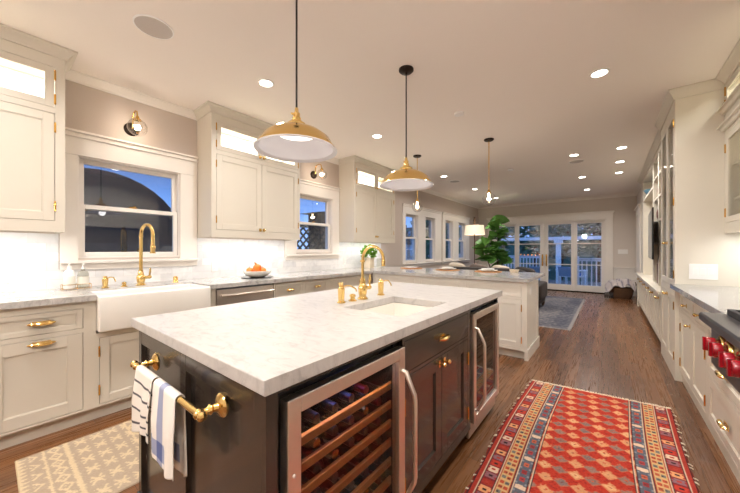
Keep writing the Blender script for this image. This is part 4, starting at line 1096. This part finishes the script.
ceil_disc('smoke_detector', 'small round white smoke detector on the ceiling between second pendant and globe', -1.345, 3.343, .05, 'smoke detector', 'enamel_white', .02)
ceil_disc('smoke_detector', 'small round white sensor on the ceiling beyond the right globe pendant', -1.5, 6.3, .05, 'smoke detector', 'enamel_white', .02)

def pendant(x, y, zrim, label):
    root = empty('pendant_lamp', (x, y, zrim), label, 'pendant lamp', 'brass dome pendants over the island')
    MB().lathe((x, y, CEIL), [(.062, 0), (.062, -.012), (.05, -.024), (.012, -.03), (.008, -.045)], 28).build('canopy', 'bronze', root, smooth=True)
    MB().cyl((x, y, zrim+.23), (x, y, CEIL-.03), .0055, 8).build('cord', 'cord', root)
    MB().lathe((x, y, zrim), [(.215, .010), (.213, .018), (.199, .035), (.18, .068), (.14, .098), (.095, .118), (.06, .128), (.05, .134)], 56, cap=False).build('shade', 'brass_polish', root, smooth=True)
    MB().lathe((x, y, zrim), [(.216, .010), (.225, .002), (.223, -.004), (.200, .008), (.195, .030), (.177, .062), (.137, .093), (.093, .112), (.05, .122), (0, .123)], 56, cap=False).build('shade_lining', 'lining_white', root, smooth=True)
    MB().lathe((x, y, zrim), [(.052, .130), (.055, .14), (.05, .148), (.034, .15), (.03, .163), (.022, .166), (.024, .18), (.018, .186), (.019, .205), (.012, .212), (.009, .235), (0, .236)], 24).box(x-.005, y-.036, zrim+.19, x+.005, y+.0, zrim+.198).build('socket_cap', 'brass_polish', root, smooth=True)
    MB().lathe((x, y, zrim), [(.118, .101), (.118, .092), (.106, .088), (.104, .1)], 40, cap=False).build('reflector_ring', 'enamel_grey', root, smooth=True)
    MB().lathe((x, y, zrim), [(0, .094), (.105, .094), (.105, .090), (0, .090)], 40).build('diffuser', 'bulb_pend', root, smooth=True)
    lamp('pendant_lamp_light', 'POINT', (x, y, zrim+.0), P_PEND, C_SOFT, root, size=.04)
pendant(-1.36, 1.065, 1.787, 'nearer brass dome pendant with white inside on a cord over the island')
pendant(-1.335, 2.18, 1.775, 'farther brass dome pendant with black ceiling canopy over the island')

def globe(x, y, zc, r_, label):
    root = empty('globe_pendant', (x, y, zc), label, 'pendant lamp', 'glass globe pendants over the peninsula')
    MB().lathe((x, y, CEIL), [(.065, 0), (.065, -.01), (.055, -.02), (.012, -.024)], 24).build('canopy', 'bronze', root, smooth=True)
    MB().cyl((x, y, zc+r_+.02), (x, y, CEIL-.02), .0065, 8).build('rod', 'brass_soft', root, smooth=True)
    MB().lathe((x, y, zc+r_-.01), [(.026, 0), (.028, .01), (.02, .02), (.014, .045), (.008, .05)], 16).build('cap', 'brass_soft', root, smooth=True)
    MB().ball((x, y, zc), r_, 28).build('glass_globe', 'glass_clear', root, smooth=True)
    MB().ball((x, y, zc), .024, 12).lathe((x, y, zc+.02), [(.012, 0), (.012, r_-.025)], 10).build('bulb', 'bulb', root, smooth=True)
    lamp('globe_light', 'POINT', (x, y, zc), 7, C_WARM, root, size=.03)
globe(-2.42, 4.29, 1.93, .085, 'left clear glass globe pendant, half hidden behind the far brass dome')
globe(-1.29, 4.26, 1.935, .088, 'right clear glass globe pendant on a brass rod over the peninsula')

globe(-1.2, -1.5, 2.1, .12, 'made-up glass globe pendant behind the camera, added unseen to brighten the ceiling')
lamp('ceiling_fill_light', 'POINT', (-1.2, -1.5, 2.1), 85, C_SOFT, bpy.data.objects['globe_pendant.002'], size=.12)  # strong fill lamp in an invented globe, added to brighten the near ceiling
def sconce(y, z, label):
    x = XL; root = empty('wall_sconce', (x, y, z), label, 'wall lamp', 'brass wall sconces above the kitchen windows')
    MB().lathe((x+.001, y, z), [(.06, 0), (.06, .012), (.05, .02), (.015, .025), (.012, .035)], 24, 'x').build('backplate', 'bronze', root, smooth=True)
    pts = [(x+.03, y, z), (x+.045, y, z+.04), (x+.05, y, z+.10), (x+.075, y, z+.135), (x+.13, y, z+.145), (x+.175, y, z+.125), (x+.19, y, z+.07)]
    sm = []
    for i in range(len(pts)-1):
        for t in (0, .33, .66): sm.append(tuple(pts[i][k_]*(1-t)+pts[i+1][k_]*t for k_ in range(3)))
    sm.append(pts[-1])
    MB().tube(sm, .006, 10).build('arm', 'brass_soft', root, smooth=True)
    c = (x+.19, y, z-.025)
    MB().lathe((c[0], y, z+.04), [(.034, 0), (.028, .012), (.014, .022), (.010, .04)], 16).build('cap', 'brass_soft', root, smooth=True)
    MB().ball(c, .078, 24).build('glass_globe', 'glass_clear', root, smooth=True)
    MB().ball(c, .024, 12).build('bulb', 'bulb', root, smooth=True)
    lamp('sconce_light', 'POINT', c, 5, C_WARM, root, size=.03)
sconce(.86, 2.39, 'brass gooseneck wall sconce with glass globe above the sink window')
sconce(3.14, 2.40, 'brass gooseneck wall sconce with glass globe above the second window')

# ------------------------------------------------------------------ rugs
def rug(name, label, x0, x1, y0, y1, nx, ny, colf, wob=lambda u, v: (0, 0), z=.012, cat='rug'):
    m = MB(); cols = []
    for j in range(ny+1):
        for i in range(nx+1):
            u, v = i/nx, j/ny; wx, wy = wob(u, v)
            e_ = min(u*(x1-x0), (1-u)*(x1-x0), v*(y1-y0), (1-v)*(y1-y0))
            m.v.append((x0+(x1-x0)*u+wx, y0+(y1-y0)*v+wy, .0015 if e_ < 1e-6 else z)); cols.append(lin(*colf(u, v, i, j)))
    W = nx+1
    for j in range(ny):
        for i in range(nx): q = j*W+i; m.f.append((q, q+1, q+1+W, q+W))
    return m.build(name, 'woven', cols=cols, label=label, cat=cat, origin=((x0+x1)/2, (y0+y1)/2, 0))
RW, RL = .945, 2.55
rn = random.Random(11)
J = [[rn.uniform(-1, 1) for _ in range(200)] for _ in range(520)]
def red_rug(u, v, i, j):
    y = v*RL; x = u*RW; n = J[j % 520][i % 200]*9
    def nz(c): return tuple(max(0, min(255, q+n)) for q in c)
    RED, CRM, BLU, DRK, ORG_ = (158, 52, 40), (196, 158, 118), (92, 94, 104), (52, 36, 38), (172, 70, 46)
    if v > .993: return (226, 206, 178)
    d = min(u, 1-u); jj = J[(j//2) % 520][(i//2) % 200]
    PALE = (212, 184, 158)
    for t, c in ((.006, DRK), (.032, PALE), (.038, DRK), (.106, DRK), (.112, PALE), (.118, RED), (.178, RED), (.184, DRK), (.190, PALE), (.256, DRK), (.263, PALE), (.269, DRK)):
        if abs(d-t) < .0031: return nz(c)
    if d < .032: return nz(RED)
    if d < .106:
        k = int(y*17) % 6; c = (y*17) % 1-.5; e_ = (d-.072)/.034
        if abs(c) > .40: return nz((120, 40, 42))
        if abs(c) < .13 and abs(e_) < .3: return nz(DRK if k % 2 else (170, 60, 46))
        if abs(e_) < .78+.15*jj: return nz([PALE, (184, 60, 44), (132, 96, 104), (214, 150, 104), RED, (138, 92, 98)][k])
        return nz((150, 46, 42))
    if d < .18:
        c = ((y*24) % 1)-.5; e_ = (d-.148)/.032; kk = (int(y*24)+(1 if e_ > 0 else 0)) % 3
        if .12 < abs(e_) < .72 and abs(c) < .30: return nz([(184, 78, 54), (112, 108, 104), (176, 88, 60)][kk] if abs(c) > .08 or jj > 0 else DRK)
        return nz((200, 164, 112))
    if d < .256:
        c = ((y*15) % 1)-.5; e_ = (d-.223)/.034; k = int(y*15) % 4
        if k == 3 and abs(c) < .22 and abs(e_) < .8: return nz(PALE)
        if abs(c) < .26 and abs(e_) < .42: return nz([(168, 58, 58), (150, 52, 52), (190, 96, 66), PALE][k] if abs(c)+abs(e_)*.3 > .09 else (96, 60, 60))
        if abs(c) > .38 and abs(e_) > .5: return nz((130, 134, 140))
        return nz(BLU)
    yy = y+.014*jj*.3; row = math.floor(yy*9.6); fx = (u-.27)*RW/.074+row*.16+J[row % 520][3]*.12
    ci = math.floor(fx); px = fx-ci-.5; py = (yy*9.6) % 1-.5
    grey = ci % 2
    dd = abs(px)*.74+abs(py)*(1.06 if not grey else 1.18)+jj*.06
    if dd < .07: return nz((112, 66, 60) if jj > -.2 else (190, 90, 60))
    if dd < .27: return nz([(212, 164, 118), (206, 150, 106), (198, 140, 100)][row % 3] if not grey else [(126, 104, 98), (140, 112, 102), (118, 100, 98)][row % 3])
    if dd < .40: return nz((204, 138, 96) if not grey else (150, 106, 90))
    if dd < .45: return nz((184, 84, 56))
    return nz((176, 54, 38) if jj > -.5 else (150, 44, 36))
def wobr(u, v):
    w_ = .0
    if u == 0: w_ = -.008*abs(math.sin(v*60))-.004
    if u == 1: w_ = .006*abs(math.sin(v*55))
    return (w_+.012*math.sin(v*7)+.0*u, (.09*(u-.5)*(1 if v > 0 else 1))*v+(.006*math.sin(u*40) if v == 1 else 0))
rug('runner_rug', 'red oriental runner rug with blue and cream borders on the aisle floor', -.575, -.575+RW, .68, .68+RL, 189, 510, red_rug, wobr)
# fringe along the far end
m = MB(); rf = random.Random(2)
for i in range(120):
    u = (i+.5)/120; x = -.575+RW*u+.012*math.sin(7); y = .68+RL+.09*(u-.5)
    m.tube([(x, y-.004, .008), (x+rf.uniform(-.006, .006), y+.014, .006), (x+rf.uniform(-.01, .01), y+.030+rf.uniform(0, .01), .003)], .0022, 5)
o = m.build('fringe', 'linen', bpy.data.objects['runner_rug'])
m = MB()
for sd in (0, 1):
    for i in range(40):
        v = (i+rf.random())/40; y = .68+RL*v; x = -.575+RW*sd+.012*math.sin(v*7); q = -1 if sd == 0 else 1
        wv = .018*abs(math.sin(v*60))
        for k_ in range(3): m.tube([(x-q*.012, y+k_*.004, .009), (x+q*(.002+wv*.35), y+k_*.004+rf.uniform(-.004, .004), .007), (x+q*(.004+wv*.7), y+k_*.004+rf.uniform(-.008, .008), .003)], .0024, 5)
m.build('side_tufts', 'linen', bpy.data.objects['runner_rug'], kind='stuff')
o['kind'] = 'stuff'
BW, BL = .76, 1.75
def beige_rug(u, v, i, j):
    n = J[(j*3) % 520][(i*3) % 200]*6
    A, B = (164, 147, 128), (198, 178, 146)
    def nz(c): return tuple(max(0, min(255, q+n)) for q in c)
    x = u*BW; y = v*BL+.004*n/6; x += .003*J[i % 520][j % 200]
    if y < .05: return nz(B if (y < .012 or y < .045*abs((x*26) % 1-.5)*2) else A)
    for t in (.11, .20, .21, .50, .62): 
        if abs(y-t) < .006: return nz(B)
    if .11 < y < .20:
        c = ((x*11) % 1)-.5; e_ = (y-.155)/.04; d_ = abs(c)*1.6+abs(e_)
        return nz(B if .45 < d_ < .85 or d_ < .15 else A)
    if .21 < y < .50:
        c = ((x*8) % 1)-.5; e_ = ((y*13) % 1)-.5
        d_ = max(abs(c), abs(e_)); s_ = abs(abs(c)-abs(e_)) < .09
        return nz(B if (s_ and d_ < .34) or (d_ < .1) or (abs(c) < .05 and abs(e_) < .4) else A)
    if .50 < y < .62:
        c = ((x*9) % 1)-.5; e_ = (y-.56)/.06; return nz(B if abs(abs(c)*2-abs(e_)) < .22 else A)
    c = ((x*9+.5*(int(y*11) % 2)) % 1)-.5; e_ = ((y*11) % 1)-.5; d_ = abs(c)*1.1+abs(e_)*.9
    return nz(B if d_ < .14 or .30 < d_ < .46 else A)
rug('floor_mat', 'beige and grey patterned kitchen mat on the floor before the apron sink', -2.715, -2.715+BW, .10, .10+BL, 152, 350, beige_rug, z=.008)
def blue_rug(u, v, i, j):
    n = J[(j*2) % 520][(i*2) % 200]
    a_ = math.sin(u*61+math.sin(v*83)*3)*math.sin(v*97+math.sin(u*59)*3.2)+n*1.1+math.sin(v*140+u*9)*.4
    b2 = math.sin(u*9+1+math.sin(v*11))*math.sin(v*10+math.sin(u*13))
    t = max(0, min(1, .38+a_*.22+b2*.22))
    e_ = min(u*3.3, (1-u)*3.3, v*3.8, (1-v)*3.8)
    if e_ < .05: t = .8
    elif e_ < .35: t = max(0, t-.15) if e_ > .12 else t
    A, B = (66, 68, 80), (150, 142, 136)
    return tuple(A[k_]*(1-t)+B[k_]*t for k_ in range(3))
rug('area_rug', 'faded blue-grey area rug on the living room floor', -3.3, -.46, 5.52, 9.36, 150, 200, blue_rug, z=.008)

# ------------------------------------------------------------------ place settings on the peninsula
PX = [(-2.70, 4.58, 'left'), (-2.03, 4.58, 'middle'), (-1.40, 4.58, 'right')]
for (x, y, t) in PX:
    MB().lathe((x, y, .9152), [(0, 0), (.19, 0), (.19, .006), (.17, .008), (0, .007)], 36).build('placemat', 'rattan', smooth=True, label='round woven rattan placemat, the %s of three on the peninsula' % t, cat='placemat', group=None)
    if t != 'left':
        MB().lathe((x, y, .9235), [(0, 0), (.08, 0), (.135, .016), (.133, .019), (.08, .004), (0, .004)], 36).build('dinner_plate', 'plate_white', smooth=True, label='white dinner plate on the %s rattan placemat of the peninsula' % t, cat='plate')
        MB().lathe((x, y, .929), [(0, 0), (.05, 0), (.095, .03), (.092, .032), (.05, .005), (0, .004)], 36).build('soup_bowl', 'plate_white', smooth=True, label='shallow white bowl stacked on the plate of the %s placemat' % t, cat='bowl')
    else:
        MB().lathe((x, y, .9235), [(0, 0), (.08, 0), (.125, .014), (.123, .017), (.08, .004), (0, .004)], 36).build('dinner_plate', 'plate_white', smooth=True, label='white dinner plate on the left rattan placemat of the peninsula', cat='plate')
MB().lathe((-1.06, 4.66, .9152), [(0, 0), (.05, 0), (.065, .04), (.06, .04), (.045, .01), (0, .008)], 24).build('dish', 'linen', smooth=True, label='small beige dish near the aisle end of the peninsula worktop', cat='dish')

# ------------------------------------------------------------------ living area: sofa, pillows, lamp, plant, basket
root = empty('sofa', (-2.1, 7.3, 0), 'dark brown leather sofa standing behind the peninsula with its back to the kitchen', 'sofa')
sx0, sx1, sy0, sy1 = -3.25, -1.06, 6.85, 7.75
MB().box(sx0+.05, sy0+.05, .10, sx1-.05, sy1-.03, .30).build('base_frame', 'leather', root, bevel=.02)
MB().cushion(((sx0+sx1)/2-.13, sy0+.13, .54), (sx1-sx0-.28, .24, .60), .3).build('backrest', 'leather', root, smooth=True)
for xx in (sx0+.11, sx1-.11): MB().cushion((xx, (sy0+sy1)/2, .38), (.22, sy1-sy0, .34), .3).build('armrest', 'leather', root, smooth=True)
for k in range(2):
    wd = (sx1-sx0-.46)/2; MB().cushion((sx0+.23+wd*(k+.5), sy0+.55, .40), (wd, .66, .20), .3).build('seat_cushion', 'leather', root, smooth=True)
for xx in (sx0+.1, sx1-.09):
    for yy in (sy0+.1, sy1-.1): MB().lathe((xx, yy, 0.0085), [(.018, 0), (.022, .02), (.035, .05), (.04, .10)], 12).build('leg', 'bark', root, smooth=True)
def pillow(x, y, z, w_, h_, mat, rot, label, rz=0):
    o = MB().cushion((0, 0, 0), (w_, .16, h_), .6, 16).build('throw_pillow', mat, smooth=True, label=label, cat='pillow', origin=(0, 0, 0))
    o.location = (x, y, z); o.rotation_euler = (rot, R(8), rz)
pillow(-2.93, 7.13, .70, .46, .46, 'linen', R(14), 'cream throw pillow peeking over the left part of the dark sofa back', R(4))
pillow(-2.40, 7.13, .70, .46, .42, 'pillow_grey', R(12), 'grey-brown patterned throw pillow at the middle of the dark sofa', R(-6))
pillow(-1.90, 7.13, .69, .44, .40, 'linen', R(12), 'cream throw pillow right of the patterned pillow on the dark sofa', R(5))
pillow(-1.42, 7.13, .68, .44, .38, 'leather', R(12), 'dark brown throw pillow near the right arm of the sofa')

root = empty('floor_lamp', (-2.95, 8.45, 0), 'floor lamp with white drum shade between the far left window and the fig plant', 'floor lamp')
lx, ly = -2.95, 8.45
MB().lathe((lx, ly, .0085), [(.15, 0), (.15, .015), (.03, .03), (.012, .05)], 24).build('base', 'bronze', root, smooth=True)
MB().cyl((lx, ly, .04), (lx, ly, 1.95), .012, 10).lathe((lx, ly, 1.93), [(.02, 0), (.034, .03), (.03, .09), (.04, .13), (.018, .18), (.026, .22), (0, .26)], 12).build('pole', 'bark', root, smooth=True)
MB().lathe((lx, ly, 1.66), [(.275, 0), (.245, .26)], 36, cap=False).build('lamp_shade', 'shade_cloth', root, smooth=True)
MB().tube([(lx-.24, ly, 1.9), (lx+.24, ly, 1.9)], .004, 6).tube([(lx, ly-.24, 1.9), (lx, ly+.24, 1.9)], .004, 6).build('shade_spider', 'brass', root)
MB().ball((lx+.0, ly, 1.76), .04, 12).build('bulb', 'bulb_pend', root, smooth=True)
lamp('floor_lamp_light', 'POINT', (lx+.06, ly, 1.78), 5, C_WARM, root, size=.04)

fx, fy = -2.55, 9.15
root = empty('fig_plant', (fx, fy, 0), 'tall fiddle-leaf fig plant left of the far glass doors', 'plant')
MB().lathe((fx, fy, 0.0085), [(.15, 0), (.2, .2), (.21, .38), (.2, .4), (.17, .38), (0, .36)], 28).build('pot', 'wicker', root, smooth=True)
trunks = [[(fx, fy, .36), (fx+.03, fy, .8), (fx+.02, fy-.03, 1.3), (fx+.05, fy, 2.0)], [(fx-.04, fy-.03, .36), (fx-.18, fy-.1, .8), (fx-.28, fy-.15, 1.15), (fx-.3, fy-.16, 1.45)], [(fx+.03, fy, .36), (fx+.12, fy+.02, .7), (fx+.2, fy+.0, 1.05)]]
m = MB()
for tr in trunks: m.tube(tr, [.018, .016, .012, .009][:len(tr)], 8)
m.build('trunk', 'bark', root, smooth=True)
m = MB()
rl = random.Random(21)
def figleaf(m, base, d, L, W):
    d = Vector(d).normalized(); s = d.cross(Vector((0, 0, 1))+Vector((rl.uniform(-1, 1), rl.uniform(-1, 1), 0)));
    if s.length < .1: s = Vector((1, 0, 0))
    s.normalize(); nn = s.cross(d); pts_ = [(0, .08), (.15, .3), (.35, .42), (.55, .5), (.75, .6), (.92, .42), (1, .05)]
    b = len(m.v); base = Vector(base)
    for (t, w_) in pts_:
        c = base+d*L*t-Vector((0, 0, 1))*L*.22*t*t
        m.v += [tuple(c+s*W*w_+nn*W*.12), tuple(c), tuple(c-s*W*w_+nn*W*.12)]
    for i in range(len(pts_)-1):
        q = b+i*3; m.f += [(q, q+1, q+4, q+3), (q+1, q+2, q+5, q+4)]
for ti, tr in enumerate(trunks):
    zs = [(1.05, 2.15), (.85, 1.5), (.75, 1.15)][ti]
    for k_ in range([34, 20, 14][ti]):
        t = rl.random(); z = zs[0]+(zs[1]-zs[0])*t
        top = Vector(tr[-1]); prev = Vector(tr[-2]); c = prev.lerp(top, max(0, min(1, (z-prev.z)/(top.z-prev.z))))
        a_ = rl.uniform(0, 2*math.pi); el_ = rl.uniform(.0, 1.5) if t < .8 else rl.uniform(.8, 2.2)
        figleaf(m, (c.x+.03*math.cos(a_), c.y+.03*math.sin(a_), min(z, top.z)), (math.cos(a_), math.sin(a_), el_), rl.uniform(.24, .34), rl.uniform(.26, .34))
m.build('foliage', 'leaf', root, smooth=True)

# basket with blanket
bx_, by_ = .24, 10.15
root = empty('wicker_basket', (bx_, by_, 0), 'dark wicker basket on the floor against the wall right of the glass doors', 'basket')
MB().lathe((bx_, by_, 0), [(0, 0), (.2, 0), (.24, .1), (.27, .26), (.26, .27), (.235, .25), (.2, .05), (0, .03)], 28).build('basket_body', 'wicker', root, smooth=True)
MB().tube([(bx_+.25, by_, .25), (bx_+.3, by_, .36), (bx_+.28, by_, .42), (bx_+.24, by_-.05, .40), (bx_+.2, by_-.1, .30)], .012, 8).tube([(bx_-.25, by_, .25), (bx_-.3, by_, .34), (bx_-.27, by_-.03, .36), (bx_-.2, by_-.1, .30)], .012, 8).build('handle', 'wicker', root, smooth=True)
m = MB(); cols = []; n1, n2 = 40, 30; rb2 = random.Random(3)
for j in range(n2+1):
    for i in range(n1+1):
        u, v = i/n1-.5, j/n2-.5
        x = bx_-.02+u*.58; y = by_-.04+v*.50
        rr_ = math.hypot(x-bx_, y-by_)
        z = .43-.25*max(0, rr_-.16)/.1*.35+.03*math.sin(u*14+v*5)+.02*math.sin(v*19)+(.06 if u > .2 else 0)
        if rr_ > .30: z -= (rr_-.30)*.7
        m.v.append((x, y, max(z, .14)+.0)); s_ = (int(u*40+v*10) % 7 == 0) or (.24 < u < .28)
        cols.append(lin(*((140, 134, 142) if s_ else (190, 180, 176))))
W = n1+1
for j in range(n2):
    for i in range(n1): q = j*W+i; m.f.append((q, q+1, q+1+W, q+W))
o = m.build('throw_blanket', 'woven', cols=cols, label='pale fringed throw blanket heaped over the dark wicker basket', cat='blanket', origin=(bx_, by_, .2))
o.data.polygons.foreach_set('use_smooth', [True]*len(o.data.polygons))
md = o.modifiers.new('thick', 'SOLIDIFY'); md.thickness = .02; md.offset = 1
m = MB()
for k_ in range(9):
    x = bx_-.30+.02*k_; m.tube([(x-.02, by_-.36, .16), (x-.03, by_-.38, .08), (x-.02-.01*k_ % .02, by_-.385, .02)], .008, 6)
m.build('tassels', 'iron', o)

# ------------------------------------------------------------------ outside
MB().box(-30, 10.9, -1.2, 30, 60, -1.0).build('ground_garden', 'soil', kind='structure')
MB().box(-40, -20, -1.2, XL-.2, 10.9, -1.0).build('ground_side', 'soil', kind='structure')
m = MB()
for i in range(46): m.box(-7+i*.2, 10.87, -.09, -7+i*.2+.194, 15.2, -.06)
m.box(-7, 10.87, -1.0, 2.2, 15.2, -.09)
m.build('deck', 'deck', kind='structure')
def railing(x0, x1, y, z0, z1, label):
    root = empty('deck_railing', ((x0+x1)/2, y, z0), label, 'railing', None)
    MB().box(x0, y-.045, z1-.04, x1, y+.045, z1).box(x0, y-.025, z0+.06, x1, y+.025, z0+.11).box(x0, y-.025, z1-.10, x1, y+.025, z1-.05).build('rails', 'rail_white', root)
    n = int((x1-x0)/.12)
    for i in range(1, n): MB().box(x0+(x1-x0)*i/n-.02, y-.02, z0+.10, x0+(x1-x0)*i/n+.02, y+.02, z1-.09).build('baluster', 'rail_white', root)
    for xx in (x0, x1): MB().box(xx-.05, y-.05, z0, xx+.05, y+.05, z1+.06).build('post', 'rail_white', root)
railing(-5.6, -2.1, 14.0, -.06, 1.0, 'white balustrade at the far left edge of the deck outside the glass doors')
railing(-.82, 1.2, 12.1, -.06, .97, 'white balustrade on the right side of the deck, close to the glass doors')
MB().box(-1.61, 13.6, -.06, -1.45, 13.76, 1.619).box(-1.67, 13.56, 1.5, -1.39, 13.80, 1.615).build('porch_column', 'rail_white', label='pale porch column standing on the deck behind the middle door panel', cat='column')
MB().box(-3.6, 13.55, 1.62, 2, 13.82, 1.74).build('porch_beam', 'rail_white', label='pale horizontal porch beam above the deck outside the glass doors', cat='beam')
def deck_chair(x, y, rz, label):
    root = bpy.data.objects.new('deck_chair', None); COL.objects.link(root); ORG[root.name] = Vector((0, 0, 0)); tag(root, label, 'chair', 'chairs on the deck')
    MB().box(-.3, -.28, .34, .3, .3, .38).build('seat', 'rail_white', root)
    MB().prism([(.22, .36), (.30, .36), (.40, .70), (.32, .70)], 'x', -.28, .28).build('backrest', 'neighbour_blue', root)
    MB().cushion((0, -.02, .43), (.54, .54, .12), .3).build('cushion', 'cushion_blue', root, smooth=True)
    for sx_ in (-1, 1):
        for yy in (-.25, .26): MB().box(sx_*.3-.03, yy-.03, 0, sx_*.3+.03, yy+.03, .56 if yy < 0 else .56).build('leg', 'rail_white', root)
        MB().box(sx_*.32-.06, -.32, .56, sx_*.32+.06, .36, .59).build('armrest', 'rail_white', root)
    root.location = (x, y, -.06); root.rotation_euler = (0, 0, rz)
deck_chair(-2.1, 12.5, R(200), 'white deck chair with blue cushion just outside the middle door panels, left of two')
deck_chair(-1.05, 13.0, R(160), 'white deck chair with blue cushion outside the right middle door panel, right of two')
def tree(x, y, h_, rad, label, n=1500, zb=-1.0, size=.35, name='tree'):
    root = empty(name, (x, y, zb), label, 'tree', 'garden trees outside')
    m = MB().tube([(x, y, zb), (x+.1, y, zb+h_*.4), (x-.05, y+.1, zb+h_*.75)], [.16, .12, .05], 8)
    m.tube([(x+.1, y, zb+h_*.4), (x+rad*.5, y+.2, zb+h_*.65)], [.08, .03], 6).tube([(x+.1, y, zb+h_*.4), (x-rad*.5, y-.2, zb+h_*.62)], [.08, .03], 6)
    m.build('trunk', 'bark', root)
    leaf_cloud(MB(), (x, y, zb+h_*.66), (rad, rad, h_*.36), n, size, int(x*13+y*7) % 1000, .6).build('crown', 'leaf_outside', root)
tree(-5.3, 18, 6.0, 1.35, 'dark garden tree seen through the leftmost far door panel')
tree(-3.7, 21.4, 6.5, 1.35, 'tall garden tree behind the left sliding door panel')
tree(-2.0, 18, 6.0, 1.35, 'bushy garden tree behind the meeting stiles of the far doors')
tree(-.5, 21.4, 6.6, 1.35, 'large garden tree seen through the right door panel')
tree(1.2, 18, 6, 1.3, 'garden tree at the right edge of the deck view')
tree(-8.6, 17.5, 6, 1.3, 'garden tree far left beyond the deck')
tree(-6.9, 14.4, 4.4, 1.0, 'dark leafy tree outside the farthest side windows', 1000)
tree(-10.6, 14.6, 5.0, 1.3, 'leafy tree farther off outside the side windows', 1200)
tree(-10.3, 11.2, 3.2, .8, 'small tree outside the nearer living room window', 600)
m = MB()
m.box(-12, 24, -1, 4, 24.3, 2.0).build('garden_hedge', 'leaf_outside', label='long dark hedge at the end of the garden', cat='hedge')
def house(label, x0, x1, y0, y1, z1, mat, ridge='y', zr_=1.2, win=(), arched=False):
    root = empty('neighbour_house', ((x0+x1)/2, (y0+y1)/2, -1), label, 'house')
    MB().box(x0, y0, -1, x1, y1, z1).build('wall', mat, root)
    if arched:
        ym = (y0+y1)/2; n = 20; hw = (y1-y0)/2+.2
        pts = [(ym-hw*math.cos(math.pi*i/n), z1+zr_*math.sin(math.pi*i/n)) for i in range(n+1)]
        MB().prism(pts, 'x', x0, x1+.15).build('roof', 'roof_dark', root)
    else:
        ym = (y0+y1)/2; MB().prism([(y0-.3, z1), (y1+.3, z1), (ym, z1+zr_)], 'x', x0-.2, x1+.2).build('roof', 'roof_dark', root)
    for (ya, yb, za, zb) in win:
        f = MB().box(x1, ya, za, x1+.03, yb, zb).build('window', 'rail_white', root)
        MB().box(x1+.03, ya+.06, za+.06, x1+.04, yb-.06, zb-.06).build('pane', 'glass_dark', f)
house('dark neighbouring building with a curved roof seen through the sink window', -11.5, -8.6, -.05, 2.95, 1.22, 'neighbour_wall', arched=True, zr_=1.72)
house('dark brown neighbouring building behind the lattice fence at the second window', -9.0, -8.3, 7.6, 9.4, 2.6, 'bark', zr_=.15)
house('pale blue neighbouring house outside the nearer living room windows', -16, -13.5, 20, 28, 1.7, 'neighbour_blue', zr_=1.6, win=[(22, 23, .4, 1.3), (25, 26, .4, 1.3)])
# lattice fence outside the second window
root = empty('lattice_fence', (-4.75, 4.0, -1), 'dark wooden lattice fence close outside the second kitchen window', 'fence')
m = MB(); yA, yB, zA, zB = 2.6, 6.2, 1.2, 1.68; fxx = -4.75
m.box(fxx-.02, yA, zB, fxx+.02, yB, zB+.05).box(fxx-.02, yA, zA-.05, fxx+.02, yB, zA)
m.build('rails', 'roof_dark', root)
MB().box(fxx-.015, yA, -1, fxx+.015, yB, zA-.05).build('boards', 'roof_dark', root)
m = MB(); hh = zB-zA; st = .16; k_ = yA-hh
while k_ < yB:
    for s_ in (1, -1):
        p0 = (k_, zA if s_ > 0 else zB); p1 = (k_+hh, zB if s_ > 0 else zA)
        if p0[0] < yA: t = (yA-p0[0])/hh; p0 = (yA, p0[1]+(p1[1]-p0[1])*t)
        if p1[0] > yB: t = (yB-p0[0])/(p1[0]-p0[0]); p1 = (yB, p0[1]+(p1[1]-p0[1])*t)
        w_ = .028; xo = fxx+.004*s_
        m.prism([(p0[0]-w_, p0[1]), (p0[0]+w_, p0[1]), (p1[0]+w_, p1[1]), (p1[0]-w_, p1[1])], 'x', xo-.005, xo+.005)
    k_ += st
m.build('lattice', 'roof_dark', root)
# string lights along the porch
root = empty('string_lights', (-2.6, 14.0, 1.0), 'string of small warm lights lying on the far deck railing', 'string lights')
pts = [(-3.0+i*.07, 14.0, 1.05+.012*math.sin(i*1.3)) for i in range(13)]
MB().tube(pts, .006, 5).build('wire', 'black', root)
for i in range(1, 12, 2): MB().ball((pts[i][0], pts[i][1], pts[i][2]-.02), .016, 8).build('bulb', 'string_bulb', root)
